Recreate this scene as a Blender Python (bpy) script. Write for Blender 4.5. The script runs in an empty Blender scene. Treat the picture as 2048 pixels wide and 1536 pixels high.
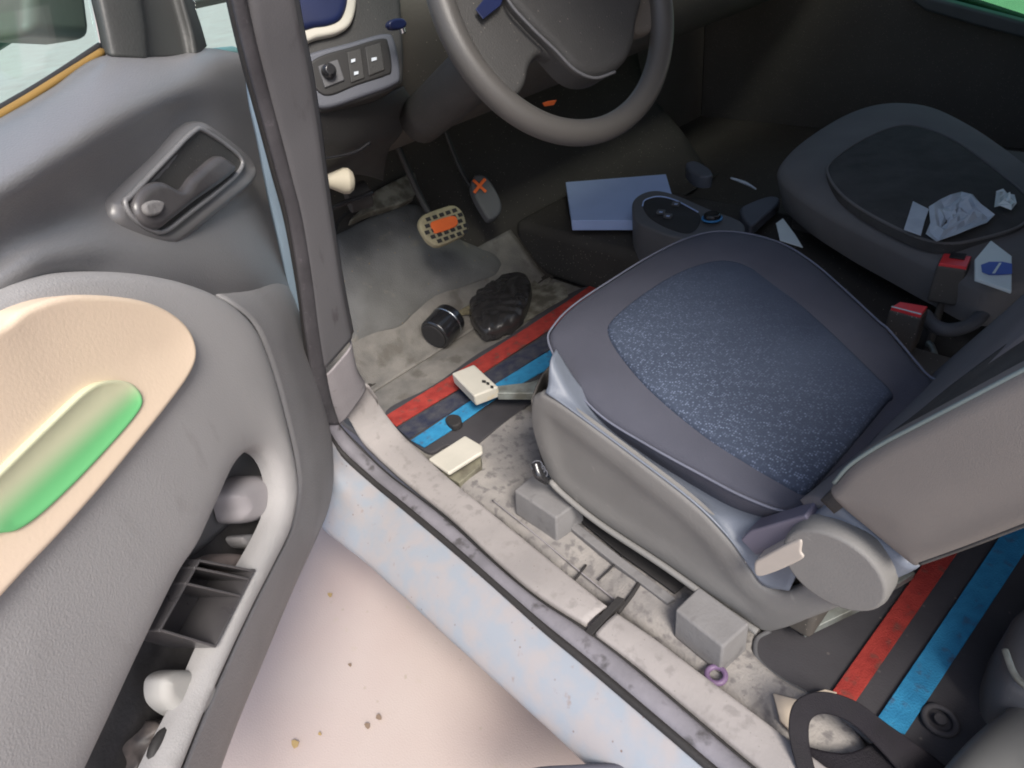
import bpy, bmesh, math, random
import numpy as np
from mathutils import Vector, Matrix, geometry
random.seed(4); rng = np.random.default_rng(4)
SC = bpy.context.scene; COL = SC.collection
# ------------------------------------------------------------------ camera, sky, sun, exposure
FPX = 1272.242; CX, CY = 1024.0, 768.0
RC = np.array([[0.698, 0.352, -0.624], [0.703, -0.502, 0.504], [-0.136, -0.790, -0.598]])
_u, _s, _v = np.linalg.svd(RC); RC = _u @ _v
CAM = np.array([0.0, -0.24, 1.23])
cd = bpy.data.cameras.new('camera'); cam = bpy.data.objects.new('camera', cd); COL.objects.link(cam)
cd.sensor_width = 36; cd.lens = FPX / 2048 * 36; cd.clip_start = .02; cd.clip_end = 500
r_, d_, f_ = RC[:, 0], RC[:, 1], RC[:, 2]
cam.matrix_world = Matrix(((r_[0], -d_[0], -f_[0], CAM[0]), (r_[1], -d_[1], -f_[1], CAM[1]), (r_[2], -d_[2], -f_[2], CAM[2]), (0, 0, 0, 1)))
SC.camera = cam
W = bpy.data.worlds.new('World'); SC.world = W; W.use_nodes = True
nt = W.node_tree; nt.nodes.clear()
sky = nt.nodes.new('ShaderNodeTexSky'); sky.sky_type = 'NISHITA'; sky.sun_disc = False
sky.sun_elevation = math.radians(52); sky.sun_rotation = math.radians(110); sky.dust_density = 3.0; sky.air_density = 1.0
bg = nt.nodes.new('ShaderNodeBackground'); bg.inputs[1].default_value = 0.12
wo = nt.nodes.new('ShaderNodeOutputWorld'); nt.links.new(sky.outputs[0], bg.inputs[0]); nt.links.new(bg.outputs[0], wo.inputs[0])
sd = bpy.data.lights.new('sun', 'SUN'); sd.energy = 2.1; sd.angle = math.radians(22); sd.color = (1, .95, .88)
sun = bpy.data.objects.new('sun', sd); COL.objects.link(sun)
sun.rotation_euler = Vector((-.80, .28, -1.0)).to_track_quat('-Z', 'Y').to_euler()
SC.view_settings.view_transform = 'Standard'; SC.view_settings.look = 'None'; SC.view_settings.gamma = 1
SC.view_settings.exposure = 1.05
SC.cycles.pixel_filter_type = 'BLACKMAN_HARRIS'; SC.cycles.filter_width = 1.9
SC.render.engine = 'CYCLES'; SC.cycles.max_bounces = 8; SC.cycles.diffuse_bounces = 5; SC.cycles.transparent_max_bounces = 12

# ------------------------------------------------------------------ geometry helpers
def ray(u, v):
    return RC @ np.array([u - CX, v - CY, FPX])
def at(u, v, pl):
    """pixel of the photograph -> point on a plane of the car (('x'|'y'|'z', value) or (point, normal))"""
    d = ray(u, v)
    if isinstance(pl[0], str):
        i = 'xyz'.index(pl[0]); t = (pl[1] - CAM[i]) / d[i]
    else:
        n = np.array(pl[1], float); t = ((np.array(pl[0], float) - CAM) @ n) / (d @ n)
    return CAM + d * t
def pts(px, pl): return [at(u, v, pl) for u, v in px]
GX = np.array([-.70, -.765, -.823, -.883, -.926, -.985, -1.028, -1.04, -1.01, -.93, -.80, -.5, 0, 1.0])
GZ = np.array([1.40, 1.19, 1.053, .868, .722, .56, .46, .40, .355, .337, .332, .33, .33, .33])
def gam(u, v, off=0.0):
    """pixel -> point on the door-opening curve (in XZ) extruded sideways; off moves it out of the opening"""
    d = ray(u, v); best = None
    gx = GX + off * np.where(GX < -.9, .7, .75); gz = GZ.copy() + off * np.where(GZ < .45, 1, .2)
    for i in range(len(gx) - 1):
        ax, az, bx, bz = gx[i], gz[i], gx[i + 1], gz[i + 1]
        M = np.array([[d[0], -(bx - ax)], [d[2], -(bz - az)]])
        if abs(np.linalg.det(M)) < 1e-12: continue
        t, s = np.linalg.solve(M, np.array([ax - CAM[0], az - CAM[2]]))
        if -1e-6 <= s <= 1 + 1e-6 and t > 0:
            if best is None or t < best: best = t
    return CAM + d * best
def cr(P, n, closed=False):
    P = np.array(P, float); m = len(P)
    seg = np.linalg.norm(np.roll(P, -1, 0) - P, axis=1) if closed else np.linalg.norm(P[1:] - P[:-1], axis=1)
    cum = np.concatenate([[0], np.cumsum(seg)]); out = []
    for t in np.linspace(0, cum[-1], n, endpoint=not closed):
        i = min(np.searchsorted(cum, t, 'right') - 1, len(seg) - 1); k = (t - cum[i]) / max(seg[i], 1e-9)
        g = lambda j: P[j % m] if closed else (P[j] if 0 <= j < m else (2 * P[0] - P[1] if j < 0 else 2 * P[-1] - P[-2]))
        p0, p1, p2, p3 = g(i - 1), g(i), g(i + 1), g(i + 2)
        out.append(.5 * ((2 * p1) + (-p0 + p2) * k + (2 * p0 - 5 * p1 + 4 * p2 - p3) * k * k + (-p0 + 3 * p1 - 3 * p2 + p3) * k ** 3))
    return np.array(out)
def build(name, V, F, m, parent=None, smooth=True, loc=None):
    V = np.array(V, float)
    if loc is None: loc = np.array([V[:, 0].mean(), V[:, 1].mean(), V[:, 2].min()])
    me = bpy.data.meshes.new(name); me.from_pydata((V - loc).tolist(), [], [list(map(int, f)) for f in F])
    bm = bmesh.new(); bm.from_mesh(me); bmesh.ops.recalc_face_normals(bm, faces=bm.faces); bm.to_mesh(me); bm.free()
    me.polygons.foreach_set('use_smooth', [smooth] * len(me.polygons)); me.materials.append(m)
    o = bpy.data.objects.new(name, me); COL.objects.link(o); o.location = loc
    if parent is not None:
        o.parent = parent; o.matrix_parent_inverse = wm(parent).inverted()
    return o
def wm(o):
    M = Matrix.Translation(o.location)
    if o.parent: M = wm(o.parent) @ o.matrix_parent_inverse @ M
    return M
def thing(name, label, cat, loc, group=None):
    o = bpy.data.objects.new(name, None); COL.objects.link(o); o.location = loc; o.empty_display_size = .05
    return tag(o, label, cat, group)
def tag(o, label=None, cat=None, group=None, kind=None):
    for k, v in (('label', label), ('category', cat), ('group', group), ('kind', kind)):
        if v: o[k] = v
    return o
def bevel(o, w, s=3, ang=35):
    b = o.modifiers.new('bevel', 'BEVEL'); b.width = w; b.segments = s; b.limit_method = 'ANGLE'; b.angle_limit = math.radians(ang); b.harden_normals = True
    return o
def solid(o, t, off=-1):
    s = o.modifiers.new('solid', 'SOLIDIFY'); s.thickness = t; s.offset = off; return o
def slab(name, P, vec, m, parent=None, bev=.002, smooth_n=0):
    P = cr(P, smooth_n, True) if smooth_n else np.array(P, float)
    n = len(P); vec = np.array(vec, float)
    V = np.vstack([P, P + vec]); F = [list(range(n)), list(range(2 * n - 1, n - 1, -1))] + [[i, (i + 1) % n, n + (i + 1) % n, n + i] for i in range(n)]
    o = build(name, V, F, m, parent)
    bevel(o, bev, 3); return o
def box(name, c, a, b, h, m, parent=None, bev=.003):
    """box with half-axis vectors a, b, h"""
    c, a, b, h = map(lambda q: np.array(q, float), (c, a, b, h))
    return slab(name, [c - a - b - h, c + a - b - h, c + a + b - h, c - a + b - h], 2 * h, m, parent, bev)
def loft(name, rows, m, parent=None, nu=40, nv=40, thick=0, closed=False):
    A = np.array([cr(r, nu, closed) for r in rows]); B = np.array([cr(A[:, i], nv) for i in range(nu)])
    V = B.reshape(-1, 3); F = []
    for i in range(nu if closed else nu - 1):
        for j in range(nv - 1):
            k = (i + 1) % nu; F.append([i * nv + j, i * nv + j + 1, k * nv + j + 1, k * nv + j])
    o = build(name, V, F, m, parent)
    if thick: solid(o, abs(thick), -1 if thick > 0 else 1)
    return o
def frames(P, closed=False):
    T = np.gradient(P, axis=0) if not closed else (np.roll(P, -1, 0) - np.roll(P, 1, 0))
    T /= np.linalg.norm(T, axis=1)[:, None] + 1e-12
    up = np.array([0, 0, 1.]) if abs(T[0][2]) < .9 else np.array([1., 0, 0]); N = []
    n = up - T[0] * (up @ T[0]); n /= np.linalg.norm(n)
    for t in T:
        n = n - t * (n @ t); n /= np.linalg.norm(n); N.append(n.copy())
    N = np.array(N); return T, N, np.cross(T, N)
def tube(name, P, r, m, parent=None, n=40, seg=14, closed=False, flat=1.0, smooth_path=True):
    P = cr(P, n, closed) if smooth_path else np.array(P, float); n = len(P)
    R = np.interp(np.linspace(0, 1, n), np.linspace(0, 1, len(r)), r) if hasattr(r, '__len__') else np.full(n, r)
    T, N, B = frames(P, closed); a = np.linspace(0, 2 * math.pi, seg, endpoint=False)
    V = np.array([P[i] + R[i] * (np.outer(np.cos(a), N[i]) * flat + np.outer(np.sin(a), B[i])) for i in range(n)]).reshape(-1, 3); F = []
    for i in range(n if closed else n - 1):
        k = (i + 1) % n
        for j in range(seg): F.append([i * seg + j, i * seg + (j + 1) % seg, k * seg + (j + 1) % seg, k * seg + j])
    if not closed: F += [list(range(seg)), [(n - 1) * seg + j for j in range(seg)]]
    return build(name, V, F, m, parent)
def cyl(name, c, ax, r, L, m, parent=None, seg=40, prof=None, bev=.0):
    """lathe round ax starting at c; prof = [(t 0..1, radius factor)]"""
    c = np.array(c, float); ax = np.array(ax, float); ax /= np.linalg.norm(ax)
    e = np.cross(ax, [0, 0, 1.]) if abs(ax[2]) < .9 else np.cross(ax, [1., 0, 0]); e /= np.linalg.norm(e); f = np.cross(ax, e)
    prof = prof or [(0, 1), (1, 1)]; a = np.linspace(0, 2 * math.pi, seg, endpoint=False); V = []; F = []
    for t, k in prof: V += [c + ax * L * t + r * k * (math.cos(q) * e + math.sin(q) * f) for q in a]
    for i in range(len(prof) - 1):
        for j in range(seg): F.append([i * seg + j, i * seg + (j + 1) % seg, (i + 1) * seg + (j + 1) % seg, (i + 1) * seg + j])
    F += [list(range(seg)), [(len(prof) - 1) * seg + j for j in range(seg)]]
    o = build(name, V, F, m, parent); bevel(o, bev or r * .06, 2); return o
def panel(name, P, n, m, parent=None, r=.01, skirt=.02, hfn=None, step=.012, ns=160, tuck=0.0, tidy=True):
    """a rounded upholstered / moulded panel: closed outline P (top edge, about planar), normal n towards the viewer,
    edge radius r, crowned by hfn(distance from edge, point), side wall of depth skirt"""
    P = cr(P, ns, True); n = np.array(n, float); n /= np.linalg.norm(n); c = P.mean(0)
    e1 = P[0] - c; e1 -= n * (e1 @ n); e1 /= np.linalg.norm(e1); e2 = np.cross(n, e1)
    Q = np.stack([(P - c) @ e1, (P - c) @ e2], 1); hgt = (P - c) @ n
    if np.sum(Q[:, 0] * np.roll(Q[:, 1], -1) - np.roll(Q[:, 0], -1) * Q[:, 1]) < 0: Q = Q[::-1].copy(); P = P[::-1].copy(); hgt = hgt[::-1].copy()
    A, Bq = Q, np.roll(Q, -1, 0)
    def dist(X):
        D = Bq - A; out = np.full(len(X), 1e9); hh = np.zeros(len(X))
        for i in range(len(A)):
            t = np.clip(((X - A[i]) @ D[i]) / (D[i] @ D[i] + 1e-15), 0, 1); dd = np.linalg.norm(X - (A[i] + t[:, None] * D[i]), axis=1)
            out = np.minimum(out, dd)
        return out
    def inside(X):
        c_ = np.zeros(len(X), bool)
        for i in range(len(A)):
            (x1, y1), (x2, y2) = A[i], Bq[i]
            k = ((y1 > X[:, 1]) != (y2 > X[:, 1])) & (X[:, 0] < (x2 - x1) * (X[:, 1] - y1) / (y2 - y1 + 1e-15) + x1); c_ ^= k
        return c_
    pp = []
    T = np.roll(Q, -1, 0) - np.roll(Q, 1, 0); T /= np.linalg.norm(T, axis=1)[:, None] + 1e-12; Nn = np.stack([-T[:, 1], T[:, 0]], 1)
    for k in (.06, .2, .45, .75, 1.0, 1.4): 
        X = Q + Nn * r * k; dd = dist(X); pp.append(X[(dd > r * k * .9) & inside(X)])
    g = np.arange(Q.min(), Q.max() + step, step); X = np.stack(np.meshgrid(g, g), -1).reshape(-1, 2) + rng.normal(0, step * .05, (len(g) ** 2, 2))
    X = X[inside(X)]; X = X[dist(X) > r * 1.4 + step * .4]; pp.append(X); X = np.vstack([Q] + pp)
    ne = len(Q); edges = [(i, (i + 1) % ne) for i in range(ne)]
    vs, _, fs, ov, _, _ = geometry.delaunay_2d_cdt([Vector(q) for q in X.tolist()], edges, [], 1, 1e-7)
    X = np.array([list(v) for v in vs]); d = dist(X); C3 = np.array([X[list(f)].mean(0) for f in fs]); ok = inside(C3)
    # height: smooth interpolation of the outline's own height by inverse distance
    w = 1 / (((X[:, None, :] - Q[None, ::4, :]) ** 2).sum(-1) + 1e-5) ** 1.5; h0 = (w * hgt[None, ::4]).sum(1) / w.sum(1)
    k = np.clip(d / r, 0, 1); h = h0 + r * (np.sqrt(1 - (1 - k) ** 2) - 1)
    V = c + X[:, :1] * e1 + X[:, 1:] * e2
    if hfn is not None: h = h + np.array([hfn(dd, p) for dd, p in zip(d, V)])
    V = V + h[:, None] * n; F = [list(f) for f, q in zip(fs, ok) if q]
    onb = {}
    for i in np.where(d < 1e-6)[0]: onb[i] = 1
    cnt = {}
    for f in F:
        for a, b in zip(f, f[1:] + f[:1]): cnt[(min(a, b), max(a, b))] = cnt.get((min(a, b), max(a, b)), 0) + 1
    bd = [e for e, q in cnt.items() if q == 1]; V = V.tolist(); mp = {}
    cen = c
    for a, b in bd:
        for i in (a, b):
            if i not in mp:
                mp[i] = len(V); p = np.array(V[i]) - n * skirt; q = cen - p; q -= n * (q @ n); V.append((p + q / (np.linalg.norm(q) + 1e-9) * tuck).tolist())
        F.append([a, b, mp[b], mp[a]])
    return build(name, V, F, m, parent)

# ------------------------------------------------------------------ materials
def srgb(c):
    return tuple(((x / 255) / 12.92 if x <= 10 else (((x / 255) + .055) / 1.055) ** 2.4) for x in c)
def mat(name, col, rough=.6, col2=None, scale=8, amt=.5, bump=.0, bscale=200, spec=.4, speck=0, speck_col=(.35, .32, .28), metal=0, weave=0, wdir=None, detail=6, dirt=None, dscale=5, dlo=.55, stretch=None):
    m = bpy.data.materials.new(name); m.use_nodes = True; t = m.node_tree; N = t.nodes; L = t.links; b = N['Principled BSDF']
    b.inputs['Roughness'].default_value = rough; b.inputs['Metallic'].default_value = metal; b.inputs['Specular IOR Level'].default_value = spec
    tc = N.new('ShaderNodeTexCoord'); src = tc.outputs['Object']
    if stretch:
        mp = N.new('ShaderNodeMapping'); mp.inputs['Scale'].default_value = stretch; L.new(src, mp.inputs[0]); src2 = mp.outputs[0]
    else: src2 = src
    def noise(s, d=detail, so=None):
        n = N.new('ShaderNodeTexNoise'); n.inputs['Scale'].default_value = s; n.inputs['Detail'].default_value = d; L.new(so or src2, n.inputs['Vector']); return n.outputs[0]
    def ramp(v, a, bb):
        r = N.new('ShaderNodeMapRange'); r.inputs[1].default_value = a; r.inputs[2].default_value = bb; L.new(v, r.inputs[0]); return r.outputs[0]
    def mix(f, a, bb):
        x = N.new('ShaderNodeMix'); x.data_type = 'RGBA'
        if hasattr(f, 'links'): L.new(f, x.inputs[0])
        else: x.inputs[0].default_value = f
        for k, q in ((6, a), (7, bb)):
            if hasattr(q, 'links'): L.new(q, x.inputs[k])
            else: x.inputs[k].default_value = (*q, 1)
        return x.outputs[2]
    col2 = col2 or tuple(c * .72 for c in col)
    out = mix(ramp(noise(scale), .5 - .25 / max(amt, .01) * .5, .5 + .25 / max(amt, .01) * .5), col, col2)
    if dirt: out = mix(ramp(noise(dscale, 9), dlo, dlo + .12), out, dirt)
    if weave:
        v = N.new('ShaderNodeTexVoronoi'); v.inputs['Scale'].default_value = weave; v.inputs['Randomness'].default_value = .55; L.new(src, v.inputs['Vector'])
        sp = N.new('ShaderNodeSeparateColor'); L.new(v.outputs['Color'], sp.inputs[0])
        mu = N.new('ShaderNodeMath'); mu.operation = 'MULTIPLY'; L.new(ramp(sp.outputs[0], .35, .95), mu.inputs[0]); L.new(ramp(v.outputs['Distance'], .60, .10), mu.inputs[1])
        if wdir:
            dt = N.new('ShaderNodeVectorMath'); dt.operation = 'DOT_PRODUCT'; dt.inputs[1].default_value = wdir; L.new(src, dt.inputs[0])
            m2 = N.new('ShaderNodeMath'); m2.operation = 'MULTIPLY'; L.new(mu.outputs[0], m2.inputs[0]); L.new(ramp(dt.outputs['Value'], -.16, .20), m2.inputs[1]); mu = m2
        out = mix(mu.outputs[0], out, tuple(min(1, c * 3.0 + .03) for c in col))
    if speck:
        v = N.new('ShaderNodeTexVoronoi'); v.inputs['Scale'].default_value = speck; L.new(src, v.inputs['Vector'])
        dn = N.new('ShaderNodeMapRange'); dn.inputs[1].default_value = .13; dn.inputs[2].default_value = .06; L.new(v.outputs['Distance'], dn.inputs[0])
        sp = N.new('ShaderNodeSeparateColor'); L.new(v.outputs['Color'], sp.inputs[0])
        mu = N.new('ShaderNodeMath'); mu.operation = 'MULTIPLY'; L.new(dn.outputs[0], mu.inputs[0]); L.new(ramp(sp.outputs[1], .45, .85), mu.inputs[1])
        out = mix(mu.outputs[0], out, speck_col)
    L.new(out, b.inputs['Base Color'])
    if bump:
        bu = N.new('ShaderNodeBump'); bu.inputs['Strength'].default_value = bump; bu.inputs['Distance'].default_value = .002
        L.new(noise(bscale, 3, src), bu.inputs['Height']); L.new(bu.outputs[0], b.inputs['Normal'])
        rr = N.new('ShaderNodeMapRange'); rr.inputs[3].default_value = max(0, rough - .12); rr.inputs[4].default_value = min(1, rough + .12); L.new(noise(14), rr.inputs[0]); L.new(rr.outputs[0], b.inputs['Roughness'])
    return m
def glass(name, tint):
    m = bpy.data.materials.new(name); m.use_nodes = True; t = m.node_tree; t.nodes.clear(); N = t.nodes
    tr = N.new('ShaderNodeBsdfTransparent'); tr.inputs[0].default_value = (*tint, 1); gl = N.new('ShaderNodeBsdfGlossy'); gl.inputs[1].default_value = .03
    mx = N.new('ShaderNodeMixShader'); mx.inputs[0].default_value = .06; o = N.new('ShaderNodeOutputMaterial')
    t.links.new(tr.outputs[0], mx.inputs[1]); t.links.new(gl.outputs[0], mx.inputs[2]); t.links.new(mx.outputs[0], o.inputs[0]); return m
M = {}
M['ground'] = mat('pavement', (.44, .375, .34), .9, (.40, .315, .285), 2.2, .6, .35, 300, dirt=(.40, .34, .28), dscale=24, dlo=.66, speck=30, speck_col=(.36, .31, .26))
M['paint'] = mat('pale_paint', (.275, .305, .35), .65, (.325, .31, .32), 26, 1.0, .15, 120, dirt=(.24, .18, .16), dscale=40, dlo=.665, speck=60, speck_col=(.18, .13, .12))
M['seal'] = mat('seal_rubber', (.22, .21, .235), .75, (.14, .135, .15), 14, .6, .4, 150, dirt=(.08, .075, .08), dscale=34, dlo=.58)
M['black'] = mat('black_rubber', (.030, .028, .028), .7, None, 20, .5, .3, 200)
M['pillar'] = mat('pillar_plastic', (.115, .113, .12), .6, (.092, .09, .095), 10, .5, .15, 420, dirt=(.07, .065, .07), dscale=45, dlo=.60, stretch=(1, 1, .12))
M['sill'] = mat('sill_plastic', (.34, .315, .305), .85, (.24, .225, .22), 7, .6, .3, 200, dirt=(.245, .227, .22), dscale=52, dlo=.54, speck=120, speck_col=(.15, .13, .12))
M['sill2'] = mat('sill_plastic_grey', (.30, .28, .29), .8, (.22, .205, .215), 9, .6, .3, 200, dirt=(.16, .15, .15), dscale=30, dlo=.6)
M['door'] = mat('door_plastic', (.185, .183, .188), .36, (.16, .158, .162), 6, .4, .25, 500, spec=.9)
M['door2'] = mat('door_pocket_plastic', (.33, .322, .32), .75, (.275, .268, .268), 5, .5, .3, 480, dirt=(.27, .262, .26), dscale=26, dlo=.60, stretch=(1, 1, .35))
M['dooredge'] = mat('door_dark_plastic', (.25, .245, .25), .6, None, 6, .5, .5, 330)
M['cream'] = mat('cream_plastic', (.74, .60, .44), .5, (.72, .57, .45), 3, .4, .1, 300)
M['green'] = mat('green_plastic', (.14, .52, .16), .5, (.19, .58, .20), 5, .4)
M['palegreen'] = mat('pale_green_plastic', (.56, .60, .38), .5, (.60, .60, .42), 5, .5)
M['gold'] = mat('ochre_trim', (.30, .18, .05), .5)
M['dark'] = mat('dark_plastic', (.105, .094, .082), .9, (.092, .082, .072), 5, .5, .3, 300, spec=.3, speck=130, speck_col=(.5, .44, .36))
M['dash'] = mat('dash_plastic', (.10, .10, .105), .6, (.085, .085, .09), 6, .5, .2, 400, speck=110, speck_col=(.2, .18, .16))
M['dashlight'] = mat('dash_trim_grey', (.10, .105, .125), .45, (.085, .09, .105), 6, .4, .2, 400)
M['navy'] = mat('navy_plastic', (.012, .02, .07), .35, (.01, .014, .045), 8, .5)
M['carpet'] = mat('grey_floor_carpet', (.225, .21, .188), .95, (.15, .142, .13), 20, .7, 1.0, 320, spec=.1, dirt=(.13, .12, .105), dscale=18, dlo=.56)
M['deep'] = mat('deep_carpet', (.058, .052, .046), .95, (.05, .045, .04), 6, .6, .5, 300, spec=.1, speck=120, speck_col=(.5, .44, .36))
M['toe'] = mat('toe_board_rubber', (.17, .168, .162), .95, (.13, .128, .122), 9, .8, .9, 330, spec=.08, speck=60, speck_col=(.3, .22, .12), dirt=(.20, .185, .16), dscale=22, dlo=.62)
M['metal_floor'] = mat('dirty_metal', (.24, .23, .19), .6, (.10, .09, .07), 30, 1.2, .6, 90)
M['seat'] = mat('seat_cloth', (.092, .094, .118), .92, (.074, .076, .096), 9, .5, .5, 700, spec=.15)
M['insert'] = mat('seat_knit', (.066, .082, .118), .95, (.052, .064, .094), 7, .6, .6, 500, spec=.1, weave=300, wdir=(-.35, -.94, 0))
M['seat_far'] = mat('far_seat_cloth', (.17, .16, .155), .92, (.145, .137, .133), 9, .5, .4, 600, spec=.15, speck=130, speck_col=(.2, .2, .2))
M['far'] = mat('far_bolster_cloth', (.17, .16, .165), .92, (.145, .137, .142), 9, .5, .3, 600, spec=.1)
M['seatdark'] = mat('seat_dark_cloth', (.085, .08, .076), .95, None, 20, .7, .5, 500, spec=.1, speck=120, speck_col=(.15, .13, .12))
M['shell'] = mat('seat_back_cloth', (.175, .160, .150), .85, (.15, .137, .129), 6, .5, .22, 900, spec=.2)
M['base'] = mat('seat_base_plastic', (.20, .195, .187), .72, (.16, .155, .15), 5, .8, .25, 420, spec=.4, dirt=(.28, .27, .25), dscale=30, dlo=.66)
M['basegl'] = mat('seat_ledge_plastic', (.13, .148, .182), .55, (.15, .17, .21), 5, .5, .2, 300, spec=.7)
M['cover'] = mat('rail_cover_plastic', (.20, .195, .195), .9, (.17, .165, .165), 24, .6, .4, 200, spec=.15, dirt=(.14, .135, .135), dscale=36, dlo=.60)
M['white'] = mat('white_plastic', (.54, .51, .44), .6, (.46, .44, .38), 14, .6, .15, 90, dirt=(.55, .45, .28), dscale=26, dlo=.68)
M['red'] = mat('red_cloth', (.36, .05, .04), .9, (.26, .035, .03), 40, .9, .9, 350, spec=.1, dirt=(.16, .06, .05), dscale=44, dlo=.56)
M['blue'] = mat('blue_cloth', (.04, .25, .45), .9, (.03, .19, .36), 40, .9, .9, 350, spec=.1, dirt=(.06, .12, .20), dscale=44, dlo=.57)
M['navycl'] = mat('navy_cloth', (.03, .035, .06), .95, (.07, .07, .08), 40, .8, .8, 500, spec=.1)
M['mat'] = mat('black_mat_vinyl', (.058, .055, .060), .75, (.042, .040, .044), 12, .6, .3, 350, spec=.3, speck=50, speck_col=(.12, .11, .10))
M['orange'] = mat('orange_paint', (.85, .16, .03), .6, (.75, .13, .03), 40, .5)
M['netting'] = mat('tan_pedal_rubber', (.36, .32, .20), .8, (.26, .23, .15), 40, .8)
M['chrome'] = mat('bright_metal', (.65, .68, .70), .25, None, 10, .3, metal=1)
M['steel'] = mat('dull_metal', (.42, .45, .42), .45, (.20, .20, .17), 22, .9, .3, 120, metal=.5)
M['can'] = mat('black_gloss', (.02, .02, .022), .22, None, 10, .3, spec=.8)
M['hub'] = mat('hub_plastic', (.045, .044, .043), .6, (.036, .035, .034), 12, .5, .3, 400, speck=150, speck_col=(.18, .16, .14))
M['void'] = mat('switch_black', (.022, .021, .021), .5)
M['wheel'] = mat('wheel_vinyl', (.060, .057, .054), .45, (.060, .056, .052), 12, .5, .12, 500, spec=.45)
M['skyblue'] = mat('blue_grey_card', (.36, .46, .72), .6, (.33, .42, .66), 12, .4, .15, 200)
M['paper'] = mat('bluish_paper', (.58, .62, .66), .8, (.46, .50, .55), 20, .7, .5, 60)
M['pack'] = mat('white_packet', (.70, .76, .74), .5, (.62, .68, .68), 12, .5)
M['logo'] = mat('blue_print', (.03, .08, .45), .5)
M['redbtn'] = mat('red_button', (.85, .06, .06), .4, (.78, .05, .06), 20, .4)
M['bluering'] = mat('blue_ring', (.05, .25, .55), .3)
M['webbing'] = mat('black_webbing', (.011, .009, .013), .7, (.008, .007, .009), 30, .5, .5, 600, spec=.25)
M['lilac'] = mat('purple_ring_plastic', (.17, .11, .20), .5)
M['brown'] = mat('brown_round', (.20, .165, .15), .8, (.15, .12, .11), 30, .8, .6, 100)
M['greyb'] = mat('grey_bottle', (.34, .32, .33), .5, (.30, .28, .29), 8, .4)
M['wglass'] = glass('window_glass', (.84, .99, .97)); M['wglass2'] = glass('green_window_glass', (.42, .80, .55))
M['beige'] = mat('cream_scrap', (.55, .46, .36), .8, (.45, .38, .30), 20, .6)
M['tray'] = mat('grey_tray_plastic', (.05, .047, .05), .3, (.08, .076, .078), 14, .8, .2, 90, spec=.6)

# ------------------------------------------------------------------ the ground
gv = [(-60, -60, 0), (60, -60, 0), (60, 60, 0), (-60, 60, 0)]
tag(build('ground', gv, [(0, 1, 2, 3)], M['ground'], smooth=False), kind='structure')
# dry leaf bits on the ground
leafm = mat('dry_leaf', (.40, .28, .12), .8); leafd = mat('dark_leaf', (.24, .17, .12), .8)
for i, (u, v, s, mm) in enumerate([(635, 908, .009, leafm), (722, 975, .010, leafd), (758, 1435, .012, leafd), (735, 1452, .012, leafd), (590, 1488, .016, leafm), (640, 1468, .007, leafm), (700, 1330, .008, leafd), (660, 1190, .012, leafm)]):
    c = at(u, v, ('z', .004)); a = random.uniform(0, 3); s *= .7
    P = [c + s * np.array([math.cos(a + k) * (1 if j % 2 else .8), math.sin(a + k) * (.7 if j % 2 else .5), .06 * (j % 3)]) for j, k in enumerate(np.linspace(0, 6.28, 7)[:-1])]
    o = slab('leaf', P, (0, 0, .0015), mm, None, .0004)
    tag(o, ['tan dry leaf bit on pavement just below the painted sill', 'brown leaf bit on pavement under the front of the sill', 'dark leaf scrap on the pink pavement, right of its twin', 'dark leaf scrap on the pink pavement, left of its twin', 'longest tan leaf strip lying low on the pavement', 'small tan leaf chip right of the long leaf strip', 'tiny dark speck of leaf in the middle of the bare pavement', 'small ochre leaf crumb high on the pavement'][i], 'leaf', 'leaf bits on the pavement')

# ------------------------------------------------------------------ car body: rocker, seals, pillar trims, floor, roof
body = thing('car_bodyshell', 'pale blue grey car body opening with dusty sill and grey pillar trim', 'car body', (-.5, .15, .2))
lowd = [(640, 790), (646, 848), (680, 905), (742, 963), (800, 1011), (914, 1107), (991, 1174), (1087, 1260), (1207, 1360), (1326, 1461), (1430, 1550), (1560, 1660)]
outp = [(630, 985), (641, 1047), (655, 1060), (728, 1116), (828, 1206), (919, 1290), (1001, 1364), (1087, 1441), (1173, 1523), (1260, 1605), (1400, 1740)]
A = cr([gam(*p) for p in lowd], 60); B = cr([at(u, v, ('z', .272)) for u, v in outp], 60)
mid = (A + B) / 2 + np.array([0, -.006, .012])
loft('rocker_panel', [A[::5] + [0, .02, -.006], A[::5], mid[::5], B[::5], B[::5] + [0, .01, -.03], B[::5] + [0, .07, -.12], B[::5] + [0, .12, -.14]], M['paint'], body, 60, 30)
upl = [(480, -60), (485, 0), (510, 120), (540, 240), (569, 350), (590, 440), (610, 570), (628, 680), (650, 790), (675, 850), (718, 896), (771, 948), (828, 992), (895, 1044), (982, 1126), (1068, 1198), (1173, 1265), (1259, 1332), (1355, 1413), (1480, 1520), (1600, 1620)]
lowl = [(455, -60), (462, 0), (492, 130), (523, 245), (552, 355), (577, 450), (600, 580), (614, 690), (625, 780), (646, 848), (680, 905), (742, 963), (800, 1011), (914, 1107), (991, 1174), (1087, 1260), (1150, 1312), (1207, 1360), (1326, 1461), (1430, 1550), (1560, 1660)]
upP = cr([gam(*p) for p in upl], 120); loP = cr([gam(*p) for p in lowl], 120)
def blend(t, dz=0, dy=0): return loP * (1 - t) + upP * t + np.array([dz * .6, dy, dz])
tube('door_seal', loP + [0, .002, .004], .0065, M['black'], body, 120, 10)
tube('door_seal', blend(.22, .003), .0035, M['black'], body, 120, 8)
loft('seal_strip', [blend(.18)[::4], blend(.3, .010)[::4], blend(.55, .013)[::4], blend(.8, .011)[::4], blend(.95, .0)[::4]], M['seal'], body, 100, 16, .003)
tube('trim_gap', upP + [0, .001, .002], .0038, M['black'], body, 120, 8)
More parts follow.
